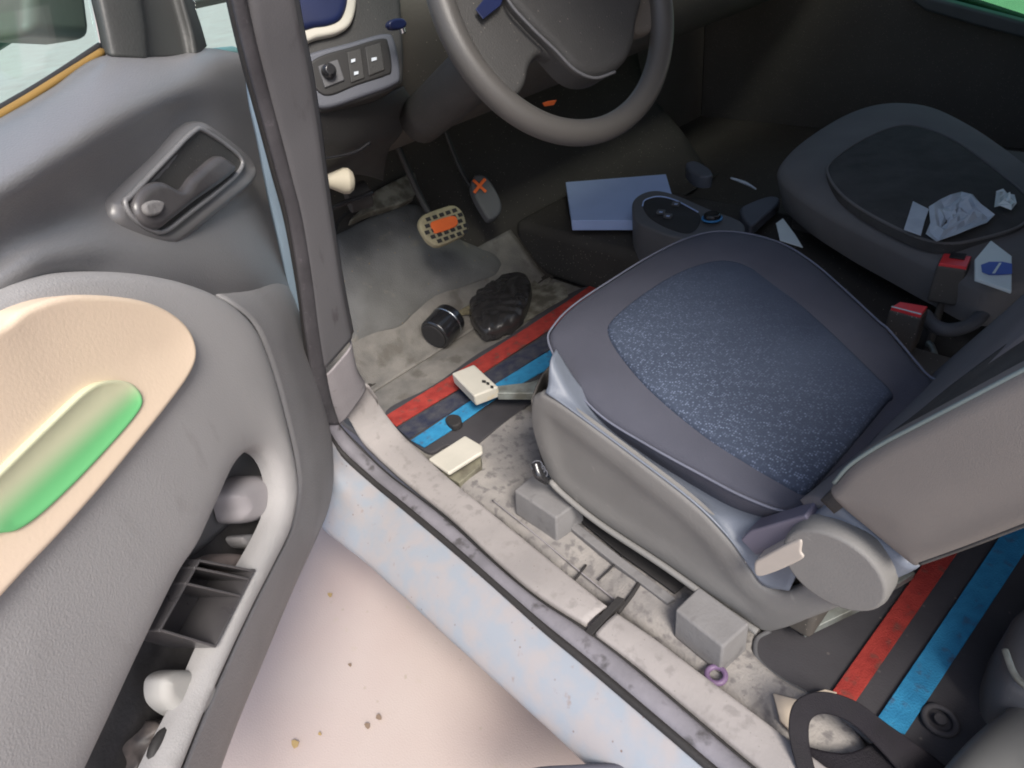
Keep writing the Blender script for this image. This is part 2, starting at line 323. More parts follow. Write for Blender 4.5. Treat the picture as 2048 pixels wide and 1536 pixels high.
# A pillar trim
pl = [(485, -60), (487, 0), (512, 120), (542, 240), (571, 350), (592, 440), (612, 570), (630, 680), (652, 790), (677, 850)]
pr = [(575, -60), (583, 0), (606, 100), (627, 220), (645, 350), (658, 440), (680, 570), (700, 670), (715, 742), (732, 775)]
PL = cr([gam(*p) for p in pl], 40); PR = cr([gam(*p) for p in pr], 40)
def pb(t, o=0): return (PL * (1 - t) + PR * t + np.array([o * .9, 0, o * .3]))
i1 = 31
loft('pillar_trim', [pb(0)[:i1:3], pb(.10, .008)[:i1:3], pb(.2, .0095)[:i1:3], pb(.5, .010)[:i1:3], pb(.82, .0095)[:i1:3], pb(.93, .008)[:i1:3], pb(1)[:i1:3], (pb(1) + [-.012, .012, 0])[:i1:3]], M['pillar'], body, 60, 16, .003)
loft('pillar_foot_trim', [pb(0)[31:], pb(.2, .012)[31:], pb(.5, .013)[31:], pb(.82, .011)[31:], pb(1)[31:], (pb(1) + [-.02, .01, 0])[31:]], M['sill2'], body, 30, 16, .003)
gk = [[gam(u + du, v, lf) for u, v in [(462, -60), (470, 0), (500, 125), (532, 242), (561, 352), (584, 440), (606, 575), (620, 685), (636, 785), (655, 850)]] for du, lf in ((-9, .006), (-4, .016), (6, .019), (18, .018), (24, .010))]
loft('pillar_gasket', gk, mat('gasket_rubber', (.050, .047, .052), .7, (.07, .066, .072), 20, .8, .3, 200, dirt=(.12, .11, .12), dscale=60, dlo=.62), body, 60, 14, .002)
# sill cover plates
def plate(name, outer, inner, m, lift=.012, t=.006):
    O = cr([gam(*p) for p in outer], 40); I = cr([gam(*p) for p in inner], 40); up = np.array([0, 0, 1.])
    return loft(name, [O[::3], (O + up * lift * .8 + (I - O) * .04)[::3], (O + up * lift + (I - O) * .15)[::3], (O * .5 + I * .5 + up * (lift + .002))[::3], (I + up * lift - (I - O) * .12)[::3], (I + up * lift * .7 - (I - O) * .03)[::3], I[::3]], m, body, 60, 24, t)
plate('sill_cover', [(687, 812), (705, 850), (728, 890), (790, 950), (840, 992), (905, 1044), (992, 1126), (1076, 1196), (1172, 1256)], [(735, 777), (762, 815), (800, 866), (850, 915), (905, 965), (960, 1010), (1040, 1075), (1120, 1140), (1216, 1218)], M['sill'])
plate('sill_cover', [(1190, 1276), (1265, 1332), (1362, 1413), (1480, 1512), (1600, 1612)], [(1236, 1232), (1310, 1282), (1400, 1350), (1500, 1425), (1680, 1560)], M['sill'])
box('cover_gap', gam(1203, 1247) + [0, 0, .006], np.array([.0, .05, 0]) * 1.0, (.006, .002, 0), (0, 0, .006), M['black'], body, .001)
# floor pan and carpets
fl = [(-1.27, .20), (1.2, .20), (1.2, 1.0), (-1.27, 1.0)]
slab('floor_carpet', [(x, y, .298) for x, y in fl], (0, 0, -.02), M['carpet'], body, .002)
tp = lambda off=0: ((-1.27 + off, 0, .3 + off), (1, 0, 1))
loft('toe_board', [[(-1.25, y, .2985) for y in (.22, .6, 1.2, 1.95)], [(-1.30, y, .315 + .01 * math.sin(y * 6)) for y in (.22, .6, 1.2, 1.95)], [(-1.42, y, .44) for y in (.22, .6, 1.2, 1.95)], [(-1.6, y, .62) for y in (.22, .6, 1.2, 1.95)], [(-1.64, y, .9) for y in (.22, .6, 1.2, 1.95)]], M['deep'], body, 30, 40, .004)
# beige carpet flank between sill cover and seat
fk = pts([(912, 968), (975, 850), (1035, 815), (1075, 830), (1120, 960), (1260, 1060), (1400, 1150), (1530, 1265), (1505, 1300), (1560, 1360), (1640, 1400), (1720, 1470), (1760, 1600), (1650, 1600), (1500, 1430), (1330, 1290), (1120, 1140), (1000, 1040)], ('z', .305))
sf = mat('dusty_beige_carpet', (.31, .29, .27), .95, (.20, .19, .185), 14, .8, .7, 240, spec=.1, dirt=(.165, .155, .152), dscale=60, dlo=.52, speck=110, speck_col=(.1, .09, .09))
panel('sill_carpet', fk, (0, 0, 1), sf, body, r=.012, skirt=.03, step=.02, hfn=lambda d, p: .012 * math.exp(-((p[1] - .25) / .06) ** 2) + .003 * math.sin(p[0] * 30))
for a, b, w in [((1172, 1000 + 130), (1130, 1180), .0022), ((1285, 1155), (1236, 1225), .004), ((1250, 1105), (1196, 1160), .0018)]:
    A_, B_ = at(*a, ('z', .318)), at(*b, ('z', .322)); tube('carpet_seam', [A_, (A_ + B_) / 2 + [.002, 0, .001], B_], w, M['black'], body, 8, 8)
tube('carpet_seam', pts([(985, 1000), (1060, 1060), (1150, 1135), (1230, 1200)], ('z', .3195)), .0015, M['sill2'], body, 30, 6)
slab('shield_shadow_strip', pts([(1146, 1030), (1172, 1024), (1260, 1082), (1372, 1168), (1350, 1186), (1240, 1106)], ('z', .323)), (0, 0, -.004), M['black'], body, .001)  # black strip painting in the shadow under the seat shield
slab('rail_channel', pts([(1128, 1046), (1146, 1038), (1240, 1112), (1352, 1196), (1334, 1206), (1228, 1126)], ('z', .325)), (0, 0, -.012), M['cover'], body, .002)
# painted jamb strip seen between the door and the pillar
jl = [(500, 60), (512, 200), (528, 280), (550, 400), (572, 500), (592, 600), (606, 700)]
jr = [(503, 60), (525, 215), (556, 330), (578, 430), (596, 530), (606, 620), (612, 700)]
jp = lambda u, v: at(u, v, ('y', .125))
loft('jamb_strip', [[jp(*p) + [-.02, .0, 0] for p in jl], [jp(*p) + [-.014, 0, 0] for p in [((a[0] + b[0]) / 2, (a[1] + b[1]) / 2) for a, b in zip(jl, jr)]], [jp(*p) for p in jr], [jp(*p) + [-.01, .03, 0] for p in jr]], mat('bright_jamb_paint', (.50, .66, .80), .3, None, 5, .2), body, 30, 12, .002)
# roof, far side and cowl (they shade the cabin)
slab('roof', [(-.62, .30, 1.56), (1.6, .30, 1.56), (1.6, 2.66, 1.56), (-.62, 2.66, 1.56)], (0, 0, .04), M['paint'], body, .02)
slab('cowl', [(-1.75, .68, .2), (-1.75, 2.66, .2), (-1.75, 2.66, 1.15), (-1.75, .68, 1.15)], (-.05, 0, 0), M['dark'], body, .01)
slab('side_wall', [(-1.75, 2.62, .2), (1.6, 2.62, .2), (1.6, 2.62, .55), (-.56, 2.62, .70), (-.84, 2.62, .79), (-1.0, 2.62, 1.0), (-1.75, 2.62, 1.14)], (0, .05, 0), M['dark'], body, .01)
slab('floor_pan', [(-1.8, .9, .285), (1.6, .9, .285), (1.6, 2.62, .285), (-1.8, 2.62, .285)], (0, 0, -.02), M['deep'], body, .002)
slab('windscreen', [(-1.74, .3, 1.16), (-1.74, 2.6, 1.16), (-.63, 2.6, 1.56), (-.63, .3, 1.56)], (0, 0, .005), glass('smoked_glass', (.70, .74, .72)), body, .001)
slab('body_side', [(.34, .16, .15), (1.6, .16, .15), (1.6, .28, 1.56), (.40, .28, 1.56)], (0, .04, 0), M['paint'], body, .015)
slab('rear_bulkhead', [(1.6, .3, .25), (1.6, 2.6, .25), (1.6, 2.6, 1.55), (1.6, .3, 1.55)], (.03, 0, 0), M['dark'], body, .01)
slab('far_pillar', [(-.2, 2.60, 1.0), (.5, 2.60, 1.0), (.5, 2.60, 1.56), (-.2, 2.60, 1.56)], (0, .04, 0), M['dark'], body, .01)
# far window: green glass strip and its grey ledge
fw = ('y', 2.55)
wl_ = pts([(1835, -40), (1860, -8), (2048, 62), (2200, 120), (2200, -200), (1835, -200)], fw)
slab('far_window', pts([(1890, 0), (2048, 44), (2250, 100), (2250, -300), (1840, -300)], ('y', 2.6)), (0, .006, 0), M['wglass2'], body, .001)
slab('far_ledge', pts([(1790, -20), (1890, 2), (2048, 44), (2250, 98), (2250, 130), (2048, 78), (1950, 52), (1850, 22)], ('y', 2.54)), (0, .05, 0), mat('far_ledge_plastic', (.09, .10, .10), .5), body, .01)

# ------------------------------------------------------------------ the driver's door, standing open
H = np.array([-.98, .04, 0]); DN = np.array([.758, .652, 0]); DN /= np.linalg.norm(DN); DD = np.array([.652, -.758, 0]); DD /= np.linalg.norm(DD)
def dp(o): return (H + DN * o, DN)
def dq(u, v, o): return at(u, v, dp(o))
door = thing('car_door_leaf', 'open grey front car door with cream armrest panel and map pocket', 'car door', tuple(H + [0, 0, .3]))
# painted shell behind everything
sh = [dq(u, v, -.01) for u, v in [(480, 90), (610, 640), (640, 860), (640, 990), (585, 1120), (500, 1330), (430, 1536), (330, 1800), (-400, 1900), (-400, 500), (-60, 290), (200, 118)]]
slab('door_shell', sh, -DN * .05, M['paint'], door, .01)
# upper moulding: rows run from the window ledge down
ru = [[(-300, 400, .02), (0, 236, .02), (100, 178, .02), (205, 112, .02), (330, 112, .02), (410, 96, .02), (490, 108, .015)],
      [(-300, 440, .06), (0, 270, .06), (105, 208, .06), (215, 140, .055), (330, 124, .055), (420, 112, .055), (500, 125, .03)],
      [(-300, 540, .105), (0, 372, .105), (120, 300, .10), (235, 230, .095), (340, 185, .085), (430, 160, .07), (508, 170, .035)],
      [(-300, 640, .09), (0, 450, .09), (130, 370, .085), (240, 310, .078), (350, 260, .065), (450, 250, .06), (530, 270, .03)],
      [(-300, 720, .06), (0, 510, .085), (130, 440, .074), (250, 400, .062), (370, 380, .062), (480, 380, .055), (556, 400, .03)],
      [(-300, 800, .06), (0, 575, .100), (130, 520, .096), (250, 505, .088), (380, 520, .082), (500, 540, .07), (582, 510, .03)],
      [(-300, 900, .06), (0, 690, .06), (150, 640, .06), (270, 610, .08), (400, 610, .075), (520, 620, .06), (606, 640, .03)],
      [(-300, 1000, .05), (0, 820, .05), (200, 800, .05), (330, 780, .05), (450, 770, .05), (560, 780, .05), (640, 800, .03)],
      [(-300, 1400, .04), (0, 1250, .04), (250, 1200, .04), (400, 1100, .04), (500, 1020, .04), (600, 1000, .035), (660, 950, .02)]]
loft('upper_moulding', [[dq(*p) for p in r] for r in ru], M['door'], door, 70, 80, .004)
# lower edge of the door, dark grained moulding wrapping round the hinge side
re = [[(400, 572, .060), (462, 606, .088), (512, 652, .096), (546, 735, .096), (573, 832, .096), (593, 920, .096), (598, 985, .096), (584, 1060, .096), (552, 1128, .096), (508, 1216, .096), (452, 1338, .096), (397, 1468, .096), (332, 1640, .096), (292, 1760, .096)],
      [(420, 545, .030), (500, 570, .062), (556, 640, .08), (592, 740, .08), (618, 840, .08), (632, 920, .08), (632, 985, .08), (618, 1050, .08), (585, 1120, .08), (528, 1235, .08), (480, 1350, .08), (425, 1480, .08), (365, 1650, .08), (320, 1770, .08)],
      [(450, 470, .02), (540, 520, .030), (590, 600, .04), (622, 700, .04), (640, 800, .045), (655, 880, .045), (662, 950, .045), (654, 1010, .045), (628, 1070, .045), (580, 1180, .045), (530, 1300, .045), (470, 1440, .045), (420, 1580, .045), (350, 1790, .045)],
      [(470, 440, .0), (550, 500, .0), (600, 590, .0), (635, 700, .0), (652, 800, .0), (664, 880, .0), (668, 950, .0), (658, 1015, .0), (634, 1075, .0), (584, 1185, .0), (534, 1305, .0), (474, 1450, .0), (424, 1590, .0), (354, 1800, .0)]]
loft('hinge_side_edge', [[dq(*p) for p in r] for r in re], M['dooredge'], door, 70, 20, .003)
# lower moulding: ridge, map pocket rim
loft('toe_carpet', [[(x, y, z) for y in (.21, .4, .6, .8, .99)] for x, z in ((-1.24, .3012), (-1.28, .3125), (-1.33, .360), (-1.40, .432))], M['carpet'], body, 40, 20, .002)

lo = [(-420, 900), (-420, 740), (-150, 650), (0, 590), (80, 556), (180, 540), (300, 544), (400, 566), (470, 600), (520, 650), (553, 730), (580, 830), (600, 920), (606, 985), (592, 1060), (560, 1130), (515, 1220), (460, 1340), (405, 1470), (340, 1640), (300, 1760), (262, 1740),
      (300, 1620), (352, 1500), (400, 1400), (432, 1320), (470, 1230), (508, 1150), (545, 1080), (566, 1030), (572, 985), (562, 935), (540, 905), (510, 905), (480, 935), (450, 1000), (410, 1090), (372, 1150), (325, 1245), (285, 1330), (240, 1430), (190, 1540), (120, 1700), (-100, 2000), (-420, 2000)]
def dh(d, p):
    s = (p - H) @ DD; return -.010 * math.exp(-d / .012) + .012 * (1 - math.exp(-d / .08))
panel('lower_moulding', [dq(u, v, .115) for u, v in lo], DN, M['door2'], door, r=.010, skirt=.012, hfn=dh, step=.012, ns=420)
# pocket back and floor
loft('pocket_back', [[dq(*p) for p in r] for r in [
    [(400, 840, .03), (330, 1050, .03), (280, 1230, .03), (150, 1500, .03), (30, 1760, .03)],
    [(520, 880, .034), (470, 1070, .034), (380, 1260, .034), (250, 1520, .034), (130, 1780, .034)],
    [(620, 950, .05), (570, 1150, .05), (470, 1350, .05), (360, 1600, .05), (240, 1860, .05)]]], mat('pocket_lining', (.10, .095, .095), .8, (.06, .057, .058), 20, .8, .3, 200), door, 40, 20, .003)
# cream insert and its pull recess
ci = [(-300, 800), (-150, 715), (0, 655), (60, 614), (150, 589), (270, 596), (340, 620), (383, 658), (398, 705), (385, 748), (340, 812), (270, 900), (200, 985), (120, 1075), (60, 1138), (-10, 1215), (-150, 1360), (-300, 1480)]
cream = panel('armrest_insert', [dq(u, v, .136) for u, v in ci], DN, M['cream'], door, r=.006, skirt=.03, step=.012, ns=200, hfn=lambda d, p: -.010 * (1 - math.exp(-d / .05)))
rc = [(-60, 1010), (0, 950), (100, 852), (180, 778), (225, 760), (268, 766), (290, 795), (278, 830), (200, 920), (110, 1010), (50, 1056), (10, 1066), (-60, 1075)]
gm = mat('pull_recess_painted_glow', (.60, .62, .40), .5); g_t = gm.node_tree; g_n = g_t.nodes
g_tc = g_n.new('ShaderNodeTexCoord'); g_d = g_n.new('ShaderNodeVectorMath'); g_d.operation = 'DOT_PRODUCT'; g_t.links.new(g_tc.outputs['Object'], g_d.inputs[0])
def rcfun(d, p): return -.0055 * (1 - math.exp(-d / .006))
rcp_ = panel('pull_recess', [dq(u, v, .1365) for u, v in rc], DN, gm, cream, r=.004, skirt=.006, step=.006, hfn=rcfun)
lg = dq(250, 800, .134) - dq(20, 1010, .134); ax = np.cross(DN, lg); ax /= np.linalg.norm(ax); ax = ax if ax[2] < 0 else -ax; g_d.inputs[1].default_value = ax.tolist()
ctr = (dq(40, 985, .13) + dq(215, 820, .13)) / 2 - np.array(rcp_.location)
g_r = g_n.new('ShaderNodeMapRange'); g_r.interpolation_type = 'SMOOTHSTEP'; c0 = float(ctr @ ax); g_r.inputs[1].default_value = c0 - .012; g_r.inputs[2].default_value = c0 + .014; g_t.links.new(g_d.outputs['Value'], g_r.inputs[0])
g_m = g_n.new('ShaderNodeMix'); g_m.data_type = 'RGBA'; g_m.inputs[6].default_value = (.62, .62, .42, 1); g_m.inputs[7].default_value = (.15, .48, .19, 1); g_t.links.new(g_r.outputs[0], g_m.inputs[0]); g_t.links.new(g_m.outputs[2], g_n['Principled BSDF'].inputs['Base Color'])  # pale-to-green fade paints the soft reflected green glow into the recess colour
# handle bezel and lever
bz = [(232, 410), (245, 385), (320, 310), (370, 255), (405, 240), (435, 252), (500, 305), (517, 335), (512, 368), (440, 430), (375, 485), (345, 498), (300, 488), (255, 462), (236, 440)]
hb = panel('handle_bezel', [dq(u, v, .078) for u, v in bz], DN, mat('bezel_plastic', (.15, .147, .15), .32, spec=.6), door, r=.012, skirt=.03, step=.006, hfn=lambda d, p: -.002 + .004 * math.exp(-((d - .012) / .008) ** 2))
cu = [(250, 405), (265, 388), (335, 315), (385, 265), (410, 262), (478, 312), (480, 340), (440, 378), (380, 425), (330, 462), (300, 458), (265, 435)]
bowl = [dq(u, v, .0785) for u, v in cu]
panel('handle_recess', bowl, DN, M['hub'], hb, r=.004, skirt=.01, step=.006, hfn=lambda d, p: .004 * math.exp(-(d / .004)))
tube('recess_lip', [dq(u, v, .0805) for u, v in cu], .003, M['door'], hb, 90, 8, True)
lev = [(370, 378), (395, 350), (440, 312), (462, 318), (478, 338), (450, 365), (400, 400), (350, 440), (325, 458), (300, 452), (282, 432), (278, 400), (295, 372), (330, 362)]
panel('door_handle', [dq(u, v, .090) for u, v in lev], DN, M['tray'], door, r=.009, skirt=.012, step=.005)
tab = [(293, 408), (312, 400), (330, 405), (325, 425), (305, 432), (294, 424)]
panel('lock_tab', [dq(u, v, .094) for u, v in tab], DN, M['cover'], hb, r=.003, skirt=.005, step=.004)
# window line: ochre strip, glass, mirror sail, quarter glass
tube('window_strip', [dq(u, v, .012) for u, v in [(-300, 410), (0, 232), (60, 196), (120, 158), (205, 104)]], .0045, M['gold'], door, 40, 8)
tube('window_channel', [dq(u, v, .006) for u, v in [(-300, 395), (0, 219), (60, 184), (120, 146), (200, 92)]], .004, M['black'], door, 40, 8)
slab('window_glass', [dq(u, v, -.004) for u, v in [(-300, 400), (0, 226), (203, 102), (150, -160), (-300, -160)]], -DN * .004, M['wglass'], door, .0005)
fr = mat('mirror_sail_plastic', (.06, .062, .06), .5, (.05, .05, .048), 6, .5, .2, 300)
loft('mirror_sail', [[dq(*p) for p in r] for r in [
    [(205, 108, .01), (196, 60, .01), (182, 0, .01), (165, -80, .01)], [(228, 112, .03), (218, 60, .03), (206, 0, .03), (190, -80, .03)], [(290, 118, .04), (285, 60, .04), (275, 0, .04), (262, -80, .04)],
    [(300, 116, .028), (298, 60, .028), (290, 0, .028), (278, -80, .028)], [(370, 112, .032), (360, 60, .032), (345, 0, .032), (325, -80, .032)], [(395, 108, .045), (385, 60, .045), (368, 0, .045), (350, -80, .045)], [(414, 92, .01), (402, 50, .01), (386, 0, .01), (365, -80, .01)]]], fr, door, 30, 60, .004)
slab('quarter_glass', [dq(u, v, .0) for u, v in [(405, 100), (492, 112), (468, -20), (455, -90), (375, -90)]], -DN * .004, M['wglass'], door, .0005)
# outside mirror beyond the glass
mir = slab('mirror_housing', [dq(u, v, -.12) for u, v in [(-120, 120), (-20, 128), (55, 80), (62, 20), (40, -120), (-120, -120)]], -DN * .10, mat('mirror_navy', (.055, .07, .10), .4), door, .02)
slab('mirror_arm', [dq(u, v, -.04) for u, v in [(58, 70), (190, 78), (180, 0), (170, -100), (60, -100)]], -DN * .07, mat('mirror_brown', (.13, .10, .085), .5), door, .015)

# things in the map pocket
O2 = .075
pk = 'things kept in the door pocket'
tr = thing('pocket_tray', 'dark open rectangular tray wedged in the door pocket', 'tray', tuple(dq(400, 1250, .06)), pk)
a_, b_, c_, d2 = dq(400, 1118, .105), dq(318, 1262, .105), dq(432, 1296, .112), dq(512, 1140, .112)
back = -DN * .055
def wall(P, Q, name='tray_wall'):
    n = np.cross(Q - P, back); n /= np.linalg.norm(n); slab(name, [P, Q, Q + back, P + back], n * .003, M['tray'], tr, .001)
wall(a_, b_); wall(b_, c_); wall(c_, d2); wall(d2, a_)
slab('tray_bottom', [a_ + back, b_ + back, c_ + back, d2 + back], -DN * .002, M['tray'], tr, .001)
wall(a_ * .62 + b_ * .38, d2 * .62 + c_ * .38, 'tray_divider'); wall(a_ * .85 + b_ * .15, d2 * .85 + c_ * .15, 'tray_divider')
mk = dq(430, 1258, .058)
slab('tray_emblem', [mk + DD * .006, mk + np.array([0, 0, .006]), mk - DD * .006, mk - np.array([0, 0, .006])], DN * .001, M['beige'], tr, .0004)
def inpocket(name, px, o, m, lab, cat, r=.012, sk=.03, hf=None):
    return tag(panel(name, [dq(u, v, o) for u, v in px], DN, m, None, r=r, skirt=sk, step=.006, hfn=hf), lab, cat, pk)
inpocket('grey_bottle', [(488, 1020), (480, 990), (497, 965), (525, 950), (556, 955), (570, 985), (568, 1020), (540, 1040), (500, 1045)], .088, M['greyb'], 'smooth light grey bottle at the top end of door pocket', 'bottle', .022, .02)
inpocket('white_jar', [(335, 1370), (345, 1350), (372, 1340), (410, 1345), (440, 1370), (430, 1410), (400, 1440), (368, 1430), (340, 1405)], .095, mat('jar_plastic', (.42, .41, .39), .7), 'rounded white jar below the tray in the door pocket', 'jar', .011, .016)
inpocket('brown_puck', [(430, 1145), (438, 1120), (470, 1107), (510, 1112), (530, 1135), (515, 1160), (470, 1160)], .08, M['brown'], 'brown round object just above the tray in the pocket', 'puck', .014, .02)
inpocket('pocket_block', [(490, 1072), (545, 1068), (556, 1078), (540, 1096), (500, 1094)], .082, M['cover'], 'small grey block in pocket between bottle and brown puck', 'block', .005, .02)
inpocket('orange_lid', [(537, 1068), (548, 1068), (546, 1082), (538, 1080)], .09, M['orange'], 'tiny orange lid at the edge of the door pocket', 'lid', .002, .004)  # small orange cap among the pocket things
cab = tube('pocket_cable', [dq(u, v, .09) for u, v in [(355, 1450), (325, 1470), (308, 1500), (305, 1540), (310, 1600)]], .006, M['black'], None, 40, 8)
tag(cab, 'black curled cable at the bottom of the door pocket', 'cable', pk)
inpocket('crumpled_wrapper', [(310, 1455), (335, 1440), (365, 1440), (380, 1460), (350, 1475), (325, 1500), (300, 1560), (270, 1560)], .07, mat('dull_wrapper', (.13, .11, .10), .5, (.05, .045, .045), 40, 1.2), 'crumpled grey wrapper under the white jar in the door pocket', 'wrapper', .01, .01, lambda d, p: .007 * math.sin(p[2] * 300) * math.sin(p[0] * 260 + 1))

# ------------------------------------------------------------------ dashboard
dash = thing('dashboard', 'dark dashboard with a grey switch panel beside the pillar', 'dashboard', (-1.2, .8, .8))
ys = (.30, .45, .7, 1.1, 1.8, 2.55)
loft('dash_body', [[(x, y, z) for y in ys] for x, z in [(-1.72, 1.14), (-1.30, 1.17), (-1.12, 1.12), (-1.14, .98), (-1.22, .86), (-1.36, .80), (-1.62, .78)]], M['dark'], dash, 40, 50, .004)
DPn = np.array([.93, -.15, .34]); DPn /= np.linalg.norm(DPn)
def dl(o=0): return (np.array([-1.06, .36, 1.05]) + DPn * o, DPn)
def dz(px, o=0): return pts(px, dl(o))
panel('dash_end_trim', dz([(590, 100), (640, 74), (700, 45), (716, -60), (790, -60), (806, 60), (808, 150), (796, 172), (740, 196), (650, 222), (610, 222)]), DPn, M['hub'], dash, r=.008, skirt=.10, step=.01)
sp = panel('switch_panel', dz([(600, 120), (625, 104), (700, 84), (770, 66), (790, 80), (802, 150), (788, 170), (730, 192), (655, 216), (620, 205), (604, 170)], .006), DPn, M['dashlight'], dash, r=.006, skirt=.01, step=.006)
panel('switch_recess', dz([(614, 135), (640, 112), (700, 94), (765, 76), (778, 90), (784, 140), (770, 152), (715, 170), (665, 190), (640, 186), (622, 160)], .0085), DPn, M['void'], sp, r=.003, skirt=.004, step=.006)
kb = slab('knob_plate', dz([(636, 132), (676, 118), (690, 160), (650, 176)], .012), -DPn * .006, M['dash'], sp, .002)
cyl('mirror_knob', at(656, 144, dl(.012)), DPn, .012, .016, M['can'], sp, 24, [(0, 1), (.7, .95), (1, .6)])
for u, v, w in ((706, 122, .0005), (712, 147, .001), (747, 119, .003)):
    slab('switch_mark', dz([(u - 4, v - 3), (u + 4 + w * 800, v - 5), (u + 4 + w * 800, v + 1), (u - 4, v + 4)], .0125), DPn * .0006, M['paper'], sp, .0002)
for px in ([(694, 104), (722, 96), (730, 156), (702, 166)], [(730, 94), (762, 84), (770, 140), (738, 152)]):
    slab('switch_button', dz(px, .011), -DPn * .006, M['hub'], sp, .002)
vt = thing('air_vent', 'dark blue rounded vent with cream lower rim at the dash end', 'vent', tuple(at(640, 30, dl(.0))))
panel('vent_rim', dz([(585, 76), (640, 74), (684, 62), (706, 40), (714, -10), (700, -80), (585, -80)], .014), DPn, M['white'], vt, r=.006, skirt=.02, step=.008)
panel('vent_face', dz([(585, 52), (635, 54), (672, 46), (690, 28), (698, -10), (690, -70), (585, -70)], .020), DPn, M['navy'], vt, r=.01, skirt=.01, step=.008)
# lower dark kick panel
loft('kick_panel', [[at(*p, ('x', x)) for p, x in zip(r, xs)] for r, xs in [
    ([(625, 222), (700, 208), (760, 192), (805, 172)], (-1.06, -1.08, -1.10, -1.12)), ([(632, 250), (700, 240), (770, 225), (822, 210)], (-1.07, -1.08, -1.10, -1.13)),
    ([(640, 290), (700, 285), (760, 275), (800, 265)], (-1.09, -1.10, -1.13, -1.16)), ([(648, 330), (700, 322), (745, 310), (775, 300)], (-1.12, -1.14, -1.17, -1.2)), ([(655, 345), (700, 345), (735, 350), (765, 360)], (-1.18, -1.2, -1.24, -1.28))]], M['hub'], dash, 40, 40, .003)
tube('panel_crease', [at(u, v, ('x', -1.085)) for u, v in [(645, 318), (680, 312), (715, 302), (740, 285)]], .003, M['can'], dash, 20, 8)
# stalk / key
ky = thing('ignition_key', 'small shiny blue topped key in the steering column', 'key', tuple(at(800, 50, ('x', -1.0))))
tube('key_blade', [at(u, v, ('x', -1.0)) for u, v in [(806, 66), (802, 52)]], .006, M['chrome'], ky, 8, 10)
panel('key_bow', pts([(778, 48), (786, 38), (806, 36), (815, 46), (808, 56), (786, 58)], ('x', -.99)), (1, 0, .2), M['navy'], ky, r=.004, skirt=.008, step=.004)

# ------------------------------------------------------------------ steering wheel
WC = np.array([-.66, .485, 1.126]); th, ps = .446, -.119
WN = np.array([math.cos(th) * math.cos(ps), math.cos(th) * math.sin(ps), math.sin(th)])
wa = np.cross([0, 0, 1], WN); wa /= np.linalg.norm(wa); wb = np.cross(WN, wa)
sw = thing('steering_wheel', 'worn grey steering wheel with a dark padded hub', 'steering wheel', tuple(WC))
tube('rim', [WC + .178 * (math.cos(t) * wa + math.sin(t) * wb) for t in np.linspace(0, 2 * math.pi, 48, endpoint=False)], .0172, M['wheel'], sw, 120, 18, True)
def wp(u, v, o=0): return at(u, v, (WC + WN * o, WN))
panel('hub', [wp(u, v, .012) for u, v in [(1000, -90), (1018, -10), (1060, 45), (1110, 95), (1150, 138), (1185, 154), (1225, 146), (1262, 112), (1278, 50), (1280, -90)]], WN, M['hub'], sw, r=.014, skirt=.03, step=.008)
tube('hub_seam', [wp(u, v, .012) for u, v in [(1000, -60), (1016, 0), (1060, 52), (1110, 100), (1150, 140), (1190, 156), (1230, 144)]], .0022, M['dash'], sw, 40, 6)
panel('spoke', [wp(u, v, -.004) for u, v in [(880, -70), (905, 30), (940, 92), (985, 150), (1030, 190), (1052, 168), (1062, 130), (1085, 108), (1130, 130), (1160, 150), (1060, 40), (1010, -70)]], WN, M['hub'], sw, r=.008, skirt=.012, step=.008)
panel('spoke', [wp(u, v, -.004) for u, v in [(1270, 60), (1330, 40), (1340, -60), (1260, -60)]], WN, M['dark'], sw, r=.008, skirt=.012, step=.008)
slab('spoke_badge', [wp(u, v, .004) for u, v in [(965, 40), (1000, 12), (1012, -20), (990, -30), (950, 20)]], WN * .002, M['navy'], sw, .001)
tube('column', [WC - WN * .01, WC - WN * .25, WC - WN * .5], .045, M['hub'], sw, 10, 20)
# ------------------------------------------------------------------ pedals and footwell things
PN = np.array([.80, -.10, .60]); PN /= np.linalg.norm(PN)
PC = at(888, 452, ('x', -1.28))
bp = thing('brake_pedal', 'brake pedal with tan ribbed rubber and an orange painted bar', 'pedal', tuple(PC))
def pp_(u, v, o=0): return at(u, v, (PC + PN * o, PN))
panel('pad', [pp_(u, v) for u, v in [(838, 446), (846, 430), (880, 416), (908, 410), (926, 424), (934, 452), (930, 468), (884, 490), (862, 486), (846, 466)]], PN, M['netting'], bp, r=.006, skirt=.012, step=.006)
V, F = [], []
ex = pp_(917, 413, .001) - pp_(842, 438, .001); ey = pp_(868, 488, .001) - pp_(842, 438, .001)
O_ = pp_(842, 438, .001)
for r0 in range(5):
    for q in range(6):
        x0 = (q - .42 + (.45 if r0 % 2 else 0)) / 5.7; y0 = (r0 + .12) / 4.6
        if x0 > .98 or (r0 in (0, 4) and q == 0): continue
        a = O_ + ex * x0 + ey * y0; s = ex * .11; t = ey * .135; k = len(V); V += [a, a + s, a + s + t, a + t]; V += [p + PN * .002 for p in V[k:k + 4]]
        F += [[k + 4, k + 5, k + 6, k + 7]] + [[k + i, k + (i + 1) % 4, k + 4 + (i + 1) % 4, k + 4 + i] for i in range(4)]
build('tread', V, F, M['black'], bp, False)
panel('orange_bar', [pp_(u, v, .004) for u, v in [(862, 446), (872, 440), (905, 431), (915, 438), (912, 452), (875, 466), (866, 460)]], PN, M['orange'], bp, r=.003, skirt=.005, step=.005)
tube('arm', [PC - PN * .015, PC + [-.07, 0, .05], PC + np.array([-.16, 0, .28])], .009, M['void'], bp, 20, 10)
AC = at(970, 395, ('x', -1.38)); AN = np.array([.75, -.15, .65]); AN /= np.linalg.norm(AN)
ap = thing('accelerator_pedal', 'dark long accelerator pedal marked with an orange cross', 'pedal', tuple(AC))
